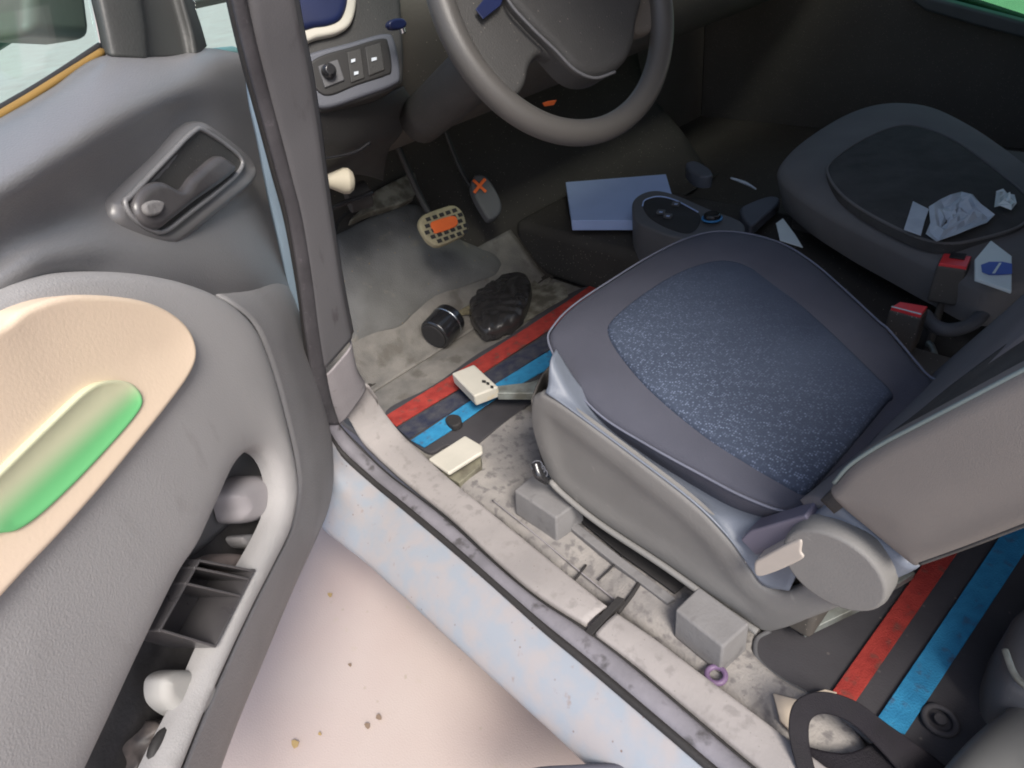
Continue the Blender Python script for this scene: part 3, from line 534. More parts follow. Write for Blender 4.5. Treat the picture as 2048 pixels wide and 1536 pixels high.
def aq(u, v, o=0): return at(u, v, (AC + AN * o, AN))
panel('pad', [aq(u, v) for u, v in [(944, 372), (950, 350), (972, 352), (992, 378), (1004, 410), (998, 430), (980, 438), (966, 420), (952, 395)]], AN, M['dash'], ap, r=.008, skirt=.02, step=.007)
for a, b in (((946, 360), (972, 384)), ((970, 358), (948, 386))):
    A_, B_ = aq(*a, .004), aq(*b, .004); w = np.cross(B_ - A_, AN); w *= .0045 / np.linalg.norm(w)
    slab('cross_bar', [A_ - w, B_ - w, B_ + w, A_ + w], AN * (.0015 if a[0] == 946 else .0025), M['orange'], ap, .0008)
tube('arm', [AC - AN * .02, AC + np.array([-.09, .0, .07]), AC + np.array([-.16, 0, .28])], .008, M['void'], ap, 20, 10)
og = slab('orange_tag', pts([(1086, 206), (1098, 202), (1114, 200), (1108, 210), (1090, 213)], ('x', -1.05)), (-.003, 0, 0), M['orange'], None, .001)
tag(og, 'small orange tag seen through the lower steering wheel', 'tag')
# paper cup by the kick panel
cp0, cp1 = at(648, 362, ('x', -1.12)), at(700, 362, ('x', -1.10))
cup = cyl('white_cup', cp0, cp1 - cp0, .024, float(np.linalg.norm(cp1 - cp0)), mat('cream_cup', (.46, .42, .33), .7), None, 32, [(0, .35), (.05, .42), (.75, 1), (.95, .98), (1.12, .7), (1.18, .3)])
tag(cup, 'cream white tapered cup lying by the pillar under the dash', 'cup')
# black bits, rods and cables under the kick panel
tube_ = tube('cable', [at(u, v, ('x', -1.25)) for u, v in [(655, 420), (690, 405), (720, 395), (745, 385)]], .006, M['can'], None, 20, 8)
tag(tube_, 'short glossy black cable just under the cream cup', 'cable')
hc = cyl('pedal_stop', at(695, 400, ('x', -1.3)), (.3, 1, 0), .030, .05, M['black']); tag(hc, 'round black stop on the toe board below the cup', 'stop')
t2 = tube('footwell_cable', [at(u, v, tp(.02)) for u, v in [(668, 470), (680, 440), (700, 420), (712, 402)]], .004, M['black'], None, 20, 8); tag(t2, 'thin black cable running down beside the pillar', 'cable')
fb = panel('footwell_bracket', [at(u, v, tp(.03)) for u, v in [(752, 380), (800, 355), (830, 345), (830, 390), (790, 410), (740, 425), (700, 440), (740, 400)]], (1, 0, 1), M['metal_floor'], None, r=.006, skirt=.02, step=.01); tag(fb, 'dull metal bracket above the grey floor covering', 'bracket')
# floor covering, darker moulded sheet in front of pedals
gs = [(664, 478), (700, 450), (780, 412), (840, 405), (880, 450), (940, 480), (990, 500), (1010, 525), (990, 548), (950, 562), (880, 590), (830, 625), (800, 650), (760, 660), (720, 680), (704, 690), (690, 640), (676, 560)]
fsm = panel('floor_cover', [at(u, v, tp(.010)) for u, v in gs], (1, 0, 1), M['toe'], None, r=.003, skirt=.004, step=.015, hfn=lambda d, p: .012 * (1 - math.exp(-d / .07)) - .016 * math.exp(-d / .022) + .003 * math.sin(p[1] * 22 + p[2] * 9) + .0015 * math.sin(p[1] * 95) * math.sin(p[2] * 80))
tag(fsm, 'smooth grey moulded floor cover below the brake pedal', 'floor cover')
# black can with bright ring
cc = at(868, 672, ('z', .345))
can = thing('black_can', 'glossy black can with a bright ring lying on floor carpet', 'can', tuple(cc - [0, 0, .045]))
cyl('can_body', cc, (-.25, 1, .12), .046, .085, M['can'], can, 40, [(0, .88), (.04, .98), (.1, 1), (.9, 1), (1, .94)])
cyl('can_ring', cc + np.array([-.25, 1, .12]) * .056, (-.25, 1, .12), .0475, .006, M['chrome'], can, 40)
cyl('can_end', cc + np.array([-.25, 1, .12]) * -.004, (-.25, 1, .12), .036, .006, M['black'], can, 40)
def wrk(d, p): return .016 * (1 - math.exp(-d / .015)) + .007 * abs(math.sin(p[0] * 55 + 2.2 * math.sin(p[1] * 38))) + .004 * abs(math.sin(p[1] * 90 + 3 * math.sin(p[0] * 60)))
bx = panel('plastic_bag', pts([(944, 590), (960, 566), (1000, 556), (1046, 552), (1062, 572), (1056, 606), (1040, 638), (1006, 658), (972, 668), (950, 650), (938, 622)], ('z', .33)), (0, 0, 1), mat('shiny_black_bag', (.03, .028, .028), .28, (.045, .042, .04), 30, .8, .1, 90, spec=.7), None, r=.006, skirt=.022, step=.006, hfn=wrk); tag(bx, 'crumpled shiny black bag on floor right of the black can', 'bag')
bst = slab('tan_strap', pts([(874, 604), (900, 590), (930, 584), (952, 572), (958, 600), (948, 622), (918, 626), (905, 612), (884, 618)], ('z', .335)), (0, 0, -.01), mat('tan_strap_mat', (.34, .30, .19), .7, (.15, .13, .08), 40, 1), None, .002); tag(bst, 'frayed tan strap end behind the black can', 'strap')
jag = [(1048, 566), (1062, 572), (1068, 560), (1082, 572), (1090, 560), (1104, 570), (1112, 562), (1130, 572), (1136, 590), (1080, 625), (1030, 648), (1020, 640), (1036, 600)]
mf = slab('floor_sheet', pts(jag, ('z', .31)), (0, 0, -.008), M['metal_floor'], None, .001); tag(mf, 'torn pale floor sheet with jagged edge beside the black bag', 'sheet')
wr_ = tube('floor_wire', pts([(960, 660), (985, 672), (1010, 660), (1028, 636)], ('z', .31)), .004, M['can'], None, 24, 8); tag(wr_, 'black wire curled on floor between can and striped mat', 'wire')
# ------------------------------------------------------------------ floor mats with stripes
def stripe(px, z, m, par, nm): return slab(nm, pts(px, ('z', z)), (0, 0, -.003), m, par, .0008)
fm = thing('front_floor_mat', 'front floor mat with red, navy and blue stripes before the driver seat', 'floor mat', tuple(at(900, 830, ('z', .3))), 'striped floor mats')
panel('mat_base', pts([(772, 822), (860, 772), (960, 705), (1040, 655), (1150, 580), (1260, 560), (1200, 700), (1110, 765), (1065, 800), (1000, 850), (930, 905), (895, 890), (860, 905), (820, 880), (795, 855)], ('z', .306)), (0, 0, 1), M['mat'], fm, r=.003, skirt=.006, step=.02, hfn=lambda d, p: .002 * math.sin(p[1] * 25))
stripe([(770, 832), (900, 752), (1030, 670), (1130, 605), (1240, 530), (1250, 560), (1140, 632), (1050, 690), (920, 775), (792, 852)], .312, M['red'], fm, 'red_stripe')
stripe([(794, 856), (920, 780), (1050, 696), (1140, 640), (1230, 580), (1240, 600), (1150, 668), (1060, 722), (940, 800), (818, 876)], .311, M['navycl'], fm, 'navy_stripe')
stripe([(822, 880), (900, 828), (990, 768), (1100, 700), (1200, 640), (1210, 670), (1112, 728), (1000, 790), (905, 858), (848, 894)], .3125, M['blue'], fm, 'blue_stripe')
rm = thing('rear_floor_mat', 'black rear floor mat with a red and a blue stripe behind the driver seat', 'floor mat', tuple(at(1750, 1350, ('z', .3))), 'striped floor mats')
panel('mat_base', pts([(1506, 1290), (1515, 1268), (1560, 1240), (1700, 1180), (1830, 1120), (2060, 1000), (2200, 950), (2300, 1150), (2100, 1400), (1990, 1560), (1900, 1640), (1800, 1545), (1760, 1500), (1680, 1430), (1600, 1385), (1540, 1345), (1512, 1318)], ('z', .312)), (0, 0, 1), M['mat'], rm, r=.006, skirt=.012, step=.02)
tube('mat_binding', pts([(1540, 1262), (1515, 1276), (1510, 1300), (1520, 1325), (1560, 1358), (1620, 1392), (1690, 1440), (1770, 1510), (1830, 1580)], ('z', .311)), .004, M['dash'], rm, 60, 8)
stripe([(1662, 1386), (1730, 1290), (1800, 1192), (1872, 1090), (1924, 1092), (1850, 1200), (1776, 1308), (1702, 1416)], .318, M['red'], rm, 'red_stripe')
stripe([(1748, 1446), (1840, 1310), (1940, 1162), (2040, 1012), (2098, 1030), (2000, 1180), (1905, 1324), (1810, 1468)], .318, M['blue'], rm, 'blue_stripe')
cc_ = at(1880, 1440, ('z', .318))
tube('mat_button', [cc_ + .018 * np.array([math.cos(t), math.sin(t), 0]) for t in np.linspace(0, 6.28, 16)[:-1]], .004, M['mat'], rm, 40, 8, True)
cyl('mat_button', cc_ - [0, 0, .002], (0, 0, 1), .007, .005, M['mat'], rm)
# ------------------------------------------------------------------ white rail end blocks
def block(px_top, z, h, name, lab):
    P = pts(px_top, ('z', z)); o = slab(name, P, (0, 0, -h), M['white'], None, .0045); tag(o, lab, 'block', 'white rail end blocks'); return o
b1 = block([(903, 746), (948, 728), (997, 773), (948, 792)], .376, .030, 'rail_block', 'white block with small dark marks lying across the front mat stripes')
for u, v, q in ((968, 763, 4), (976, 767, 3), (984, 774, 3)):
    slab('mark', pts([(u - q, v - 3), (u + q, v - 2), (u + q, v + 3), (u - q, v + 2)], ('z', .3775)), (0, 0, .0006), M['black'], b1, .0002)
b2 = thing('rail_block', 'white block on a dark rail foot beside the sill cover', 'block', tuple(at(910, 920, ('z', .3))), 'white rail end blocks')
slab('cap', pts([(856, 917), (930, 870), (964, 890), (965, 903), (897, 946)], ('z', .352)), (0, 0, -.010), M['white'], b2, .004)
slab('foot', pts([(880, 945), (950, 900), (962, 915), (962, 930), (918, 966)], ('z', .330)), (0, 0, -.025), mat('rail_foot', (.10, .09, .07), .6, (.2, .19, .14), 30, 1), b2, .002)
rl = slab('seat_rail', pts([(990, 772), (1060, 764), (1094, 752), (1094, 762), (1066, 786), (994, 786)], ('z', .36)), (0, 0, -.02), M['steel'], None, .002); tag(rl, 'dull metal seat rail between the marked block and seat', 'rail')
dk = panel('dark_lump', pts([(890, 838), (900, 828), (918, 830), (922, 844), (905, 852)], ('z', .325)), (0, 0, 1), M['black'], None, r=.004, skirt=.01, step=.004); tag(dk, 'small black clod on the blue stripe of front mat', 'clod')

# ------------------------------------------------------------------ driver seat
seat = thing('driver_seat', 'near driver seat with blue grey knit centre and beige brown back', 'car seat', (-.45, .55, .3), 'front seats')
A3 = [np.array(q) for q in ((-.69, .42, .600), (-.61, .85, .645), (-.18, .33, .560))]
CN = np.cross(A3[1] - A3[0], A3[2] - A3[0]); CN /= np.linalg.norm(CN); CN = CN if CN[2] > 0 else -CN
def cq(u, v, o=0): return at(u, v, (A3[0] + CN * o, CN))
co = [(1097, 685), (1108, 650), (1150, 608), (1230, 555), (1300, 512), (1370, 478), (1430, 463), (1500, 468), (1570, 490), (1630, 528), (1690, 580), (1760, 645), (1778, 660), (1850, 745), (1870, 770), (1800, 860), (1700, 960), (1640, 1006), (1600, 1022), (1556, 1020), (1480, 990), (1400, 948), (1300, 893), (1200, 830), (1138, 760)]
panel('cushion', [cq(u, v) for u, v in co], CN, M['seat'], seat, r=.010, skirt=.052, step=.012, ns=220, tuck=.014, hfn=lambda d, p: .022 * (1 - math.exp(-d / .045)) - .010 * (1 - math.exp(-max(0, d - .12) / .06)))
tube('piping', [cq(u, v, .001) for u, v in co], .0019, mat('seat_piping', (.17, .18, .23), .7), seat, 200, 8, True)
io = [(1215, 668), (1222, 640), (1275, 595), (1350, 548), (1420, 522), (1470, 520), (1520, 538), (1580, 580), (1660, 655), (1740, 735), (1786, 784), (1775, 800), (1700, 890), (1640, 955), (1618, 975), (1590, 972), (1500, 925), (1400, 862), (1300, 780), (1240, 712)]
panel('cushion_centre', [cq(u, v, .021) for u, v in io], CN, M['insert'], seat, r=.008, skirt=.012, step=.012, ns=200, hfn=lambda d, p: .006 * (1 - math.exp(-d / .03)) + .003 * math.sin(p[0] * 14 + p[1] * 6))
# backrest: rows going up, from the near edge across to the far bolster
def br(rows): return [[at(u, v, ('y', y)) for u, v, y in r] for r in rows]
loft('far_bolster', br([[(1700, 935, .44), (1745, 880, .5), (1800, 820, .6), (1850, 770, .7), (1868, 745, .76)],
                        [(1790, 880, .44), (1830, 820, .5), (1880, 765, .6), (1925, 705, .7), (1940, 682, .78)],
                        [(1900, 790, .44), (1935, 740, .5), (1975, 690, .6), (2020, 620, .7), (2036, 598, .8)],
                        [(2060, 660, .44), (2070, 620, .5), (2100, 570, .6), (2130, 520, .7), (2150, 490, .8)]]), M['far'], seat, 40, 40, .03)
loft('back_centre', br([[(1640, 1000, .30), (1665, 975, .34), (1700, 940, .42), (1725, 905, .46)], [(1740, 925, .30), (1762, 900, .34), (1795, 872, .42), (1820, 836, .46)],
                         [(1835, 858, .30), (1850, 840, .34), (1885, 800, .42), (1915, 760, .46)], [(2050, 743, .30), (2052, 730, .34), (2055, 690, .42), (2060, 655, .46)], [(2200, 650, .30), (2210, 640, .34), (2210, 600, .42), (2220, 560, .46)]]), M['seatdark'], seat, 30, 50, .02)
loft('back_lower_roll', br([[(1600, 1000, .33), (1690, 925, .45), (1790, 830, .62), (1862, 760, .78)], [(1625, 992, .325), (1715, 915, .44), (1808, 822, .61), (1868, 752, .78)], [(1655, 1000, .32), (1740, 922, .42), (1838, 820, .58), (1900, 740, .74)]]), M['far'], seat, 40, 16, .02)
bs = [(1655, 990), (1668, 970), (1700, 935), (1760, 895), (1830, 858), (1940, 800), (2060, 738), (2250, 650), (2300, 900), (2180, 1010), (2040, 1064), (1930, 1105), (1845, 1136), (1825, 1138), (1790, 1112), (1730, 1062), (1680, 1020)]
panel('side_bolster', pts(bs, ('y', .285)), (0, -1, 0), M['shell'], seat, r=.012, skirt=.014, step=.014, ns=220, hfn=lambda d, p: .012 * (1 - math.exp(-d / .06)))
tube('bolster_piping', pts([(1668, 966), (1700, 930), (1760, 890), (1830, 853), (1940, 796), (2060, 734), (2250, 646)], ('y', .292)), .0022, mat('teal_piping', (.17, .21, .21), .6), seat, 80, 8)
tube('bolster_seam', pts([(1840, 1128), (1930, 1096), (2040, 1054), (2180, 1000)], ('y', .268)), .0018, M['seatdark'], seat, 40, 6)
# side shield
ss = [(1062, 800), (1072, 792), (1088, 790), (1150, 830), (1260, 912), (1380, 1005), (1450, 1075), (1500, 1140), (1525, 1172), (1560, 1186), (1600, 1176), (1640, 1140), (1668, 1110), (1700, 1085), (1738, 1098), (1760, 1140), (1735, 1178), (1690, 1212), (1620, 1240), (1560, 1262), (1520, 1262), (1450, 1215), (1330, 1130), (1200, 1045), (1130, 990), (1098, 955), (1072, 890), (1060, 840)]
panel('side_shield', pts(ss, ('y', .30)), (0, -1, 0), M['base'], seat, r=.008, skirt=.006, step=.012, ns=240, hfn=lambda d, p: .004 * math.exp(-((d - .03) / .02) ** 2))
tube('shield_lip', pts([(1100, 962), (1130, 992), (1200, 1048), (1330, 1134), (1450, 1220), (1515, 1264)], ('y', .292)), .0055, M['base'], seat, 50, 8)
loft('shield_ledge', [[at(u, v, ('y', y)) for (u, v) in r] for r, y in (([(1092, 786), (1150, 828), (1262, 910), (1382, 1002), (1452, 1072), (1503, 1138), (1530, 1170), (1580, 1180)], .302),
     ([(1098, 765), (1150, 815), (1258, 902), (1366, 985), (1440, 1040), (1500, 1090), (1545, 1120), (1600, 1130)], .314), ([(1100, 722), (1150, 796), (1250, 893), (1350, 966), (1430, 1014), (1500, 1044), (1560, 1056), (1615, 1036)], .33),
     ([(1110, 700), (1165, 780), (1270, 870), (1365, 935), (1445, 985), (1515, 1015), (1570, 1030), (1620, 1010)], .36))], M['basegl'], seat, 60, 24, .003)
# recliner
rcp = at(1672, 1130, ('y', .292))
cyl('recliner_cap', rcp + [0, .02, 0], (0, -1, 0), .060, .032, M['base'], seat, 48, [(0, 1), (.75, 1), (1, .96)])
panel('recliner_housing', pts([(1600, 1060), (1625, 1035), (1665, 1012), (1700, 1035), (1760, 1085), (1815, 1128), (1835, 1142), (1780, 1170), (1740, 1190), (1700, 1180), (1640, 1130)], ('y', .305)), (0, -1, 0), M['basegl'], seat, r=.010, skirt=.04, step=.008)
lv = panel('recliner_lever', pts([(1508, 1128), (1530, 1112), (1596, 1080), (1602, 1104), (1600, 1122), (1520, 1154)], ('y', .278)), (0, -1, 0), mat('pale_lever', (.50, .45, .40), .4), seat, r=.003, skirt=.03, step=.006)
slab('lever_bracket', pts([(1480, 1080), (1500, 1062), (1610, 1030), (1622, 1048), (1606, 1078), (1512, 1112)], ('y', .300)), (0, .03, 0), mat('bracket_purple_grey', (.16, .15, .20), .4), seat, .003)
cyl('shield_screw', at(1490, 1112, ('y', .31)), (0, -1, .4), .008, .006, M['white'], seat)
slab('rear_rail', pts([(1600, 1242), (1620, 1230), (1700, 1200), (1820, 1136), (1832, 1146), (1722, 1212), (1612, 1264)], ('z', .335)), (0, 0, -.016), M['steel'], seat, .002)
# front end of the base (faces forward) and plinth
slab('base_block', [(-.62, .33, .34), (-.14, .33, .34), (-.14, .90, .34), (-.62, .90, .34)], (0, 0, .15), M['dark'], seat, .01)
loft('front_valance', [[at(1062, 800, ('y', .30)), at(1075, 765, ('y', .34)), at(1100, 730, ('y', .40)), at(1180, 660, ('y', .60))], [at(1066, 850, ('y', .30)), at(1076, 800, ('y', .34)), at(1106, 760, ('y', .40)), at(1190, 690, ('y', .6))], [at(1085, 930, ('y', .31)), at(1090, 860, ('y', .36)), at(1120, 800, ('y', .44)), at(1200, 720, ('y', .6))]], M['seatdark'], seat, 20, 20, .003)
for lab_px, z, h in (([(1028, 980), (1078, 938), (1168, 996), (1112, 1036)], .368, .052), ([(1350, 1218), (1398, 1172), (1500, 1246), (1446, 1294)], .366, .052)):
    P = pts(lab_px, ('z', z)); slab('rail_cover', P, (.006, -.012, -h), M['cover'], seat, .004)
P0 = at(1070, 925, ('y', .285)); P1 = at(1095, 965, ('y', .285))
ad = thing('adjuster_knob', 'small ribbed black knob at the front of seat side shield', 'knob', tuple(P0))
tube('knob_grip', [P0, P0 * .5 + P1 * .5 + [0, -.006, 0], P1], [.008, .010, .006], M['can'], ad, 16, 10)
for t in (.15, .35, .55): 
    q = P0 * (1 - t) + P1 * t; tube('knob_rib', [q + .0105 * np.array([math.cos(a) * .8, math.sin(a), math.cos(a) * -.3]) for a in np.linspace(0, 6.28, 12)[:-1]], .0014, M['dashlight'], ad, 24, 6, True)
rg = at(1432, 1350, ('z', .322))
o = tube('ring_bolt', [rg + .0125 * np.array([math.cos(t), math.sin(t), .12 * math.cos(t)]) for t in np.linspace(0, 6.28, 16)[:-1]], .0042, M['lilac'], None, 40, 10, True); tag(o, 'purple ring shaped bolt on carpet below rear rail cover', 'bolt')
# seat belt loop bottom right
def ribbon(name, rows, m, par=None, t=.0016):
    return loft(name, rows, m, par, 60, 14, t)
bl = thing('seat_belt', 'black seat belt webbing looped on the floor by the sill', 'seat belt', tuple(at(1680, 1470, ('z', .32))))
ribbon('belt_loop', [[at(u, v, ('z', z)) for u, v, z in r] for r in (
    [(1620, 1620, .33), (1592, 1530, .35), (1578, 1460, .37), (1590, 1405, .39), (1640, 1384, .40), (1710, 1402, .395), (1780, 1452, .37), (1850, 1500, .34), (1900, 1540, .32)],
    [(1650, 1600, .33), (1628, 1530, .35), (1618, 1480, .36), (1622, 1440, .375), (1650, 1428, .38), (1700, 1445, .375), (1750, 1490, .35), (1800, 1545, .33), (1840, 1590, .32)])], M['webbing'], bl)
ribbon('belt_tail', [[at(u, v, ('z', z)) for u, v, z in r] for r in (
    [(1585, 1480, .33), (1640, 1500, .335), (1700, 1505, .335), (1760, 1480, .33), (1800, 1478, .325)], [(1600, 1560, .325), (1650, 1570, .33), (1720, 1575, .33), (1790, 1560, .325), (1850, 1550, .32)])], M['webbing'], bl)
sc = slab('cream_scrap', pts([(1608, 1390), (1650, 1378), (1674, 1384), (1672, 1402), (1640, 1410), (1600, 1408)], ('z', .33)), (0, 0, -.004), M['beige'], None, .001); tag(sc, 'cream card scrap between the red stripe and belt loop', 'scrap')
sc2 = slab('carpet_flap', pts([(1546, 1386), (1600, 1400), (1592, 1440), (1600, 1480), (1560, 1440)], ('z', .325)), (0, 0, -.004), M['beige'], None, .001); tag(sc2, 'frayed beige carpet flap left of the belt loop', 'flap')
# rear corner trims, bottom right
gp = tube('rear_trim_tube', pts([(1860, 1690), (1930, 1600), (2000, 1520), (2070, 1460), (2190, 1370)], ('z', .36)), [.030, .031, .031, .032], mat('pale_grey_tube', (.15, .15, .145), .4), None, 40, 20); tag(gp, 'pale grey rounded trim in the lower right corner', 'trim')
cq_ = panel('corner_casing', pts([(2012, 1300), (2020, 1260), (2048, 1210), (2150, 1160), (2200, 1400), (2100, 1400), (2040, 1370), (2016, 1340)], ('z', .42)), (0, 0, 1), M['dash'], None, r=.02, skirt=.10, step=.012); tag(cq_, 'dark rounded casing at the right edge above the grey trim', 'casing')
tube('casing_edge', pts([(2010, 1300), (2030, 1350), (2060, 1380)], ('z', .423)), .004, M['steel'], cq_, 20, 8)
sd_ = panel('grey_step', pts([(1010, 1560), (1060, 1532), (1150, 1524), (1290, 1520), (1318, 1530), (1330, 1570), (1330, 1640), (1010, 1640)], ('z', .30)), (0, 0, 1), mat('dull_blue_grey', (.12, .12, .15), .6), None, r=.01, skirt=.03, step=.01); tag(sd_, 'dark blue grey edge of a step in front of sill', 'step')

# ------------------------------------------------------------------ centre of the cabin
con = thing('centre_console', 'dark console tunnel with oval switch pod between the seats', 'console', (-.7, 1.0, .3))
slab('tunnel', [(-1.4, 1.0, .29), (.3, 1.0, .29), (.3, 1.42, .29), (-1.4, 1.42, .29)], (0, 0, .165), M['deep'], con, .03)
pz = ('z', .545)
pod = panel('switch_pod', pts([(1264, 418), (1268, 398), (1290, 384), (1320, 381), (1360, 392), (1420, 418), (1470, 436), (1490, 452), (1475, 480), (1400, 480), (1340, 470), (1290, 452), (1270, 438)], pz), (0, 0, 1), M['dash'], con, r=.006, skirt=.12, step=.008)
panel('pod_recess', pts([(1285, 412), (1290, 400), (1316, 393), (1350, 400), (1396, 424), (1400, 446), (1380, 466), (1340, 458), (1300, 436)], ('z', .5465)), (0, 0, 1), M['black'], pod, r=.003, skirt=.004, step=.006)
tube('pod_lip', pts([(1285, 412), (1290, 400), (1316, 393), (1350, 400), (1396, 424)], ('z', .549)), .002, M['skyblue'], pod, 30, 6)
for u, v in ((1322, 424), (1352, 408), (1336, 432)):
    box('socket', at(u, v, ('z', .551)), (.010, .003, 0), (-.003, .008, 0), (0, 0, .004), M['dash'], pod, .002)
    box('socket_mark', at(u, v, ('z', .5558)), (.004, .001, 0), (-.001, .003, 0), (0, 0, .0005), M['skyblue'], pod, .0002)
kc = at(1424, 438, ('z', .552))
kn = cyl('selector_knob', kc, (0, 0, 1), .021, .014, M['can'], con, 40, [(0, 1), (.8, .96), (1, .85)])
tube('knob_ring', [kc + .0225 * np.array([math.cos(t), math.sin(t), .1]) for t in np.linspace(0, 6.28, 20)[:-1]], .0026, M['bluering'], kn, 50, 8, True)
bk = slab('blue_card_box', pts([(1131, 364), (1332, 348), (1345, 392), (1300, 440), (1143, 441)], ('z', .50)), (0, 0, -.03), M['skyblue'], None, .002); tag(bk, 'flat blue grey card box in front of the switch pod', 'box')
sb = cyl('round_button', at(1243, 455, ('z', .47)), (0, 0, 1), .012, .012, M['skyblue'], None, 24, [(0, 1), (.6, .9), (1, .4)]); tag(sb, 'small round blue grey button left of the switch pod', 'button')
hl = panel('parking_lever', pts([(1372, 326), (1392, 322), (1418, 336), (1424, 350), (1400, 352), (1380, 342)], ('z', .52)), (0, 0, 1), M['dashlight'], None, r=.006, skirt=.03, step=.006); tag(hl, 'dark lever end catching light beyond the switch pod', 'lever')
hl2 = tube('bright_rod', pts([(1462, 356), (1490, 366), (1512, 378)], ('z', .5)), [.003, .005, .002], M['paper'], None, 16, 8); tag(hl2, 'thin bright rod between lever and passenger seat', 'rod')
tb = panel('console_tray', pts([(1480, 420), (1500, 405), (1540, 392), (1560, 400), (1530, 430), (1500, 450)], ('z', .50)), (0, 0, 1), M['dashlight'], None, r=.006, skirt=.02, step=.008); tag(tb, 'dim blue grey tray between the pod and passenger seat', 'tray')
pw = slab('paper_corner', pts([(1552, 446), (1566, 436), (1590, 468), (1606, 494), (1560, 480)], ('z', .53)), (0, 0, -.003), M['pack'], None, .001); tag(pw, 'white paper corner sticking up beside driver cushion', 'paper')
# ------------------------------------------------------------------ passenger seat
ps_ = thing('passenger_seat', 'far passenger seat in dark grey cloth littered with paper', 'car seat', (-.5, 1.5, .3), 'front seats')
ZP = ('z', .60)
pc = [(1558, 350), (1566, 318), (1610, 278), (1680, 235), (1740, 214), (1800, 209), (1870, 218), (1950, 256), (2040, 318), (2140, 400), (2180, 470), (2100, 560), (1990, 580), (1900, 545), (1800, 498), (1700, 450), (1610, 398)]
panel('cushion', pts(pc, ZP), (0, 0, 1), M['seat_far'], ps_, r=.014, skirt=.07, step=.02, ns=160, tuck=.02, hfn=lambda d, p: .028 * (1 - math.exp(-d / .05)) - .012 * (1 - math.exp(-max(0, d - .13) / .06)))
pi = [(1655, 345), (1668, 318), (1720, 282), (1780, 256), (1830, 252), (1900, 276), (1980, 330), (2060, 400), (2050, 445), (1975, 474), (1880, 486), (1780, 450), (1690, 395)]
panel('cushion_centre', pts(pi, ('z', .634)), (0, 0, 1), M['seatdark'], ps_, r=.008, skirt=.012, step=.02, ns=140, hfn=lambda d, p: .005 * (1 - math.exp(-d / .03)))
tube('piping', pts(pi, ('z', .632)), .003, M['seat_far'], ps_, 120, 8, True)
slab('seat_base', [(-.68, 1.32, .3), (-.15, 1.25, .3), (-.15, 1.9, .3), (-.68, 1.9, .3)], (0, 0, .22), M['dark'], ps_, .02)
slab('backrest', [(-.12, 1.02, .55), (-.12, 1.75, .55), (.10, 1.75, 1.1), (.10, 1.02, 1.1)], (.12, 0, -.03), M['seatdark'], ps_, .05)
# paper scraps on passenger seat
def scrap(px, z, m, lab, nm='paper_scrap', cr_=.008, grp='scraps on the passenger seat', cat='paper'):
    o = panel(nm, pts(px, ('z', z)), (0, 0, 1), m, None, r=.001, skirt=.0015, step=.006, ns=60, hfn=lambda d, p: cr_ * (math.sin(p[0] * 170 + p[1] * 60) * math.sin(p[1] * 130 - p[0] * 40)))
    return tag(o, lab, cat, grp)
s1 = slab('paper_scrap', pts([(1826, 402), (1858, 418), (1850, 440), (1842, 470), (1808, 458)], ('z', .645)), (0, 0, -.002), M['paper'], None, .0004); tag(s1, 'small flat paper tag left of the crumpled sheet', 'paper', 'scraps on the passenger seat')
def crump(name, px, z, amp, m, lab, freq=90, seed=1):
    P = np.array(pts(px, ('z', z))); n = len(P); c = P.mean(0); V = [c]; F = []; R = 6; rg_ = np.random.default_rng(seed)
    for k in range(1, R + 1):
        for p in P: 
            q = c + (p - c) * k / R; V.append(q + [0, 0, rg_.normal(0, amp) if k < R else rg_.normal(0, amp * .6)])
    for i in range(n): F.append([0, 1 + i, 1 + (i + 1) % n])
    for k in range(R - 1):
        for i in range(n): a = 1 + k * n; F.append([a + i, a + (i + 1) % n, a + n + (i + 1) % n, a + n + i])
    o = build(name, V, F, m, None, False); solid(o, .0008, 0); tag(o, lab, 'paper', 'scraps on the passenger seat'); return o
crump('crumpled_paper', [(1858, 412), (1880, 400), (1900, 392), (1925, 378), (1945, 390), (1960, 412), (1990, 428), (1975, 442), (1940, 460), (1912, 470), (1872, 486), (1852, 466), (1862, 440)], .648, .006, M['paper'], 'large crumpled bluish paper on the passenger cushion')
crump('small_packet', [(1992, 384), (2004, 378), (2028, 392), (2034, 404), (2024, 416), (2000, 412), (1988, 416)], .65, .004, M['pack'], 'small torn packet right of the crumpled paper', seed=3)
pkx = thing('white_packet', 'white pointed packet with a blue oval logo by the buckle', 'packet', tuple(at(1985, 530, ('z', .6))))
ph = ('z', .642)
slab('packet_body', pts([(1982, 480), (2024, 512), (2024, 582), (1950, 556), (1950, 518)], ph), (0, 0, -.006), M['pack'], pkx, .0015)
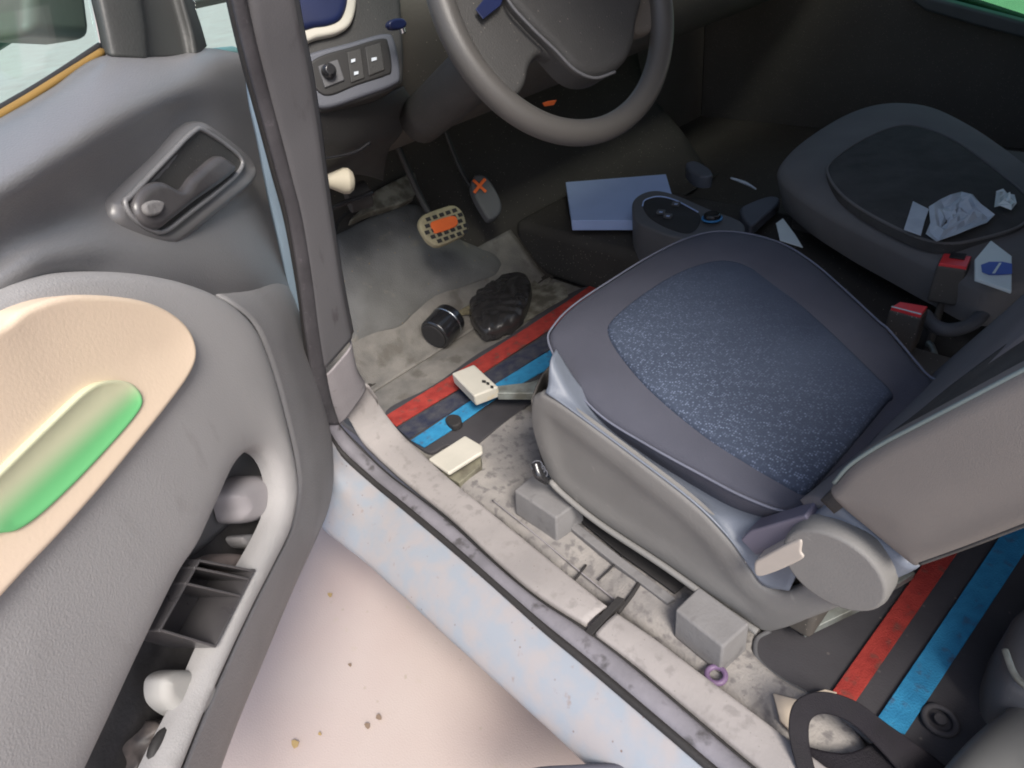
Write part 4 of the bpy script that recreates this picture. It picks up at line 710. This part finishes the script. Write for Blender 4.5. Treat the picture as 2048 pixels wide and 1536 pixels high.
slab('packet_emblem', pts([(1964, 544), (1962, 530), (1978, 524), (2005, 524), (2024, 528), (2024, 548), (1996, 550), (1978, 550)], ('z', .6432)), (0, 0, .0006), M['logo'], pkx, .0002)
slab('emblem_stroke', pts([(1984, 547), (1998, 526), (2003, 526), (1990, 547)], ('z', .644)), (0, 0, .0006), M['pack'], pkx, .0002)
# buckles
def buckle(px, z, lab, notch=False):
    P = pts(px, ('z', z)); c = sum(P) / 4
    t = thing('seat_belt_buckle', lab, 'buckle', tuple(c - [0, 0, .16]), 'seat belt buckles')
    big = [c + (p - c) * 1.12 for p in P]
    slab('housing', [p - [0, 0, .004] for p in big], (0.0, 0.0, -.075), M['dark'], t, .006)
    slab('button', P, (0, 0, -.008), M['redbtn'], t, .002)
    tube('stalk', [c - [0, 0, .07], c - [0, 0, .13], c - [.0, 0, .22]], .013, M['dark'], t, 12, 12, flat=.5)
    if notch:
        q = P[0] * .55 + P[1] * .45; slab('latch_slot', [P[0] * .75 + P[1] * .25, P[0] * .2 + P[1] * .8, P[0] * .2 + P[1] * .8 + (P[2] - P[1]) * .45, P[0] * .75 + P[1] * .25 + (P[3] - P[0]) * .45], (0, 0, .0035), M['black'], t, .001)
    else: slab('button_edge', [P[3] * .9 + P[0] * .1, P[2] * .9 + P[1] * .1, P[2], P[3]], (0, 0, .0012), M['pack'], t, .0004)
buckle([(1800, 603), (1856, 612), (1842, 630), (1782, 614)], .58, 'near buckle with a red and white button beside driver seat')
buckle([(1888, 506), (1944, 512), (1934, 534), (1878, 526)], .62, 'far buckle with a notched red button near the packet', True)
hc_ = tube('belt_anchor_cup', pts([(1850, 630), (1870, 652), (1900, 660), (1940, 650), (1970, 625)], ('z', .54)), .012, M['dash'], None, 40, 12); tag(hc_, 'curved dark plastic lip behind the two buckles', 'lip')
mt_ = tube('metal_hinge', pts([(1856, 686), (1864, 694), (1868, 712), (1850, 735)], ('z', .48)), [.006, .005, .008, .008], M['steel'], None, 20, 8); tag(mt_, 'small metal hinge bit in the gap by seat back', 'hinge')
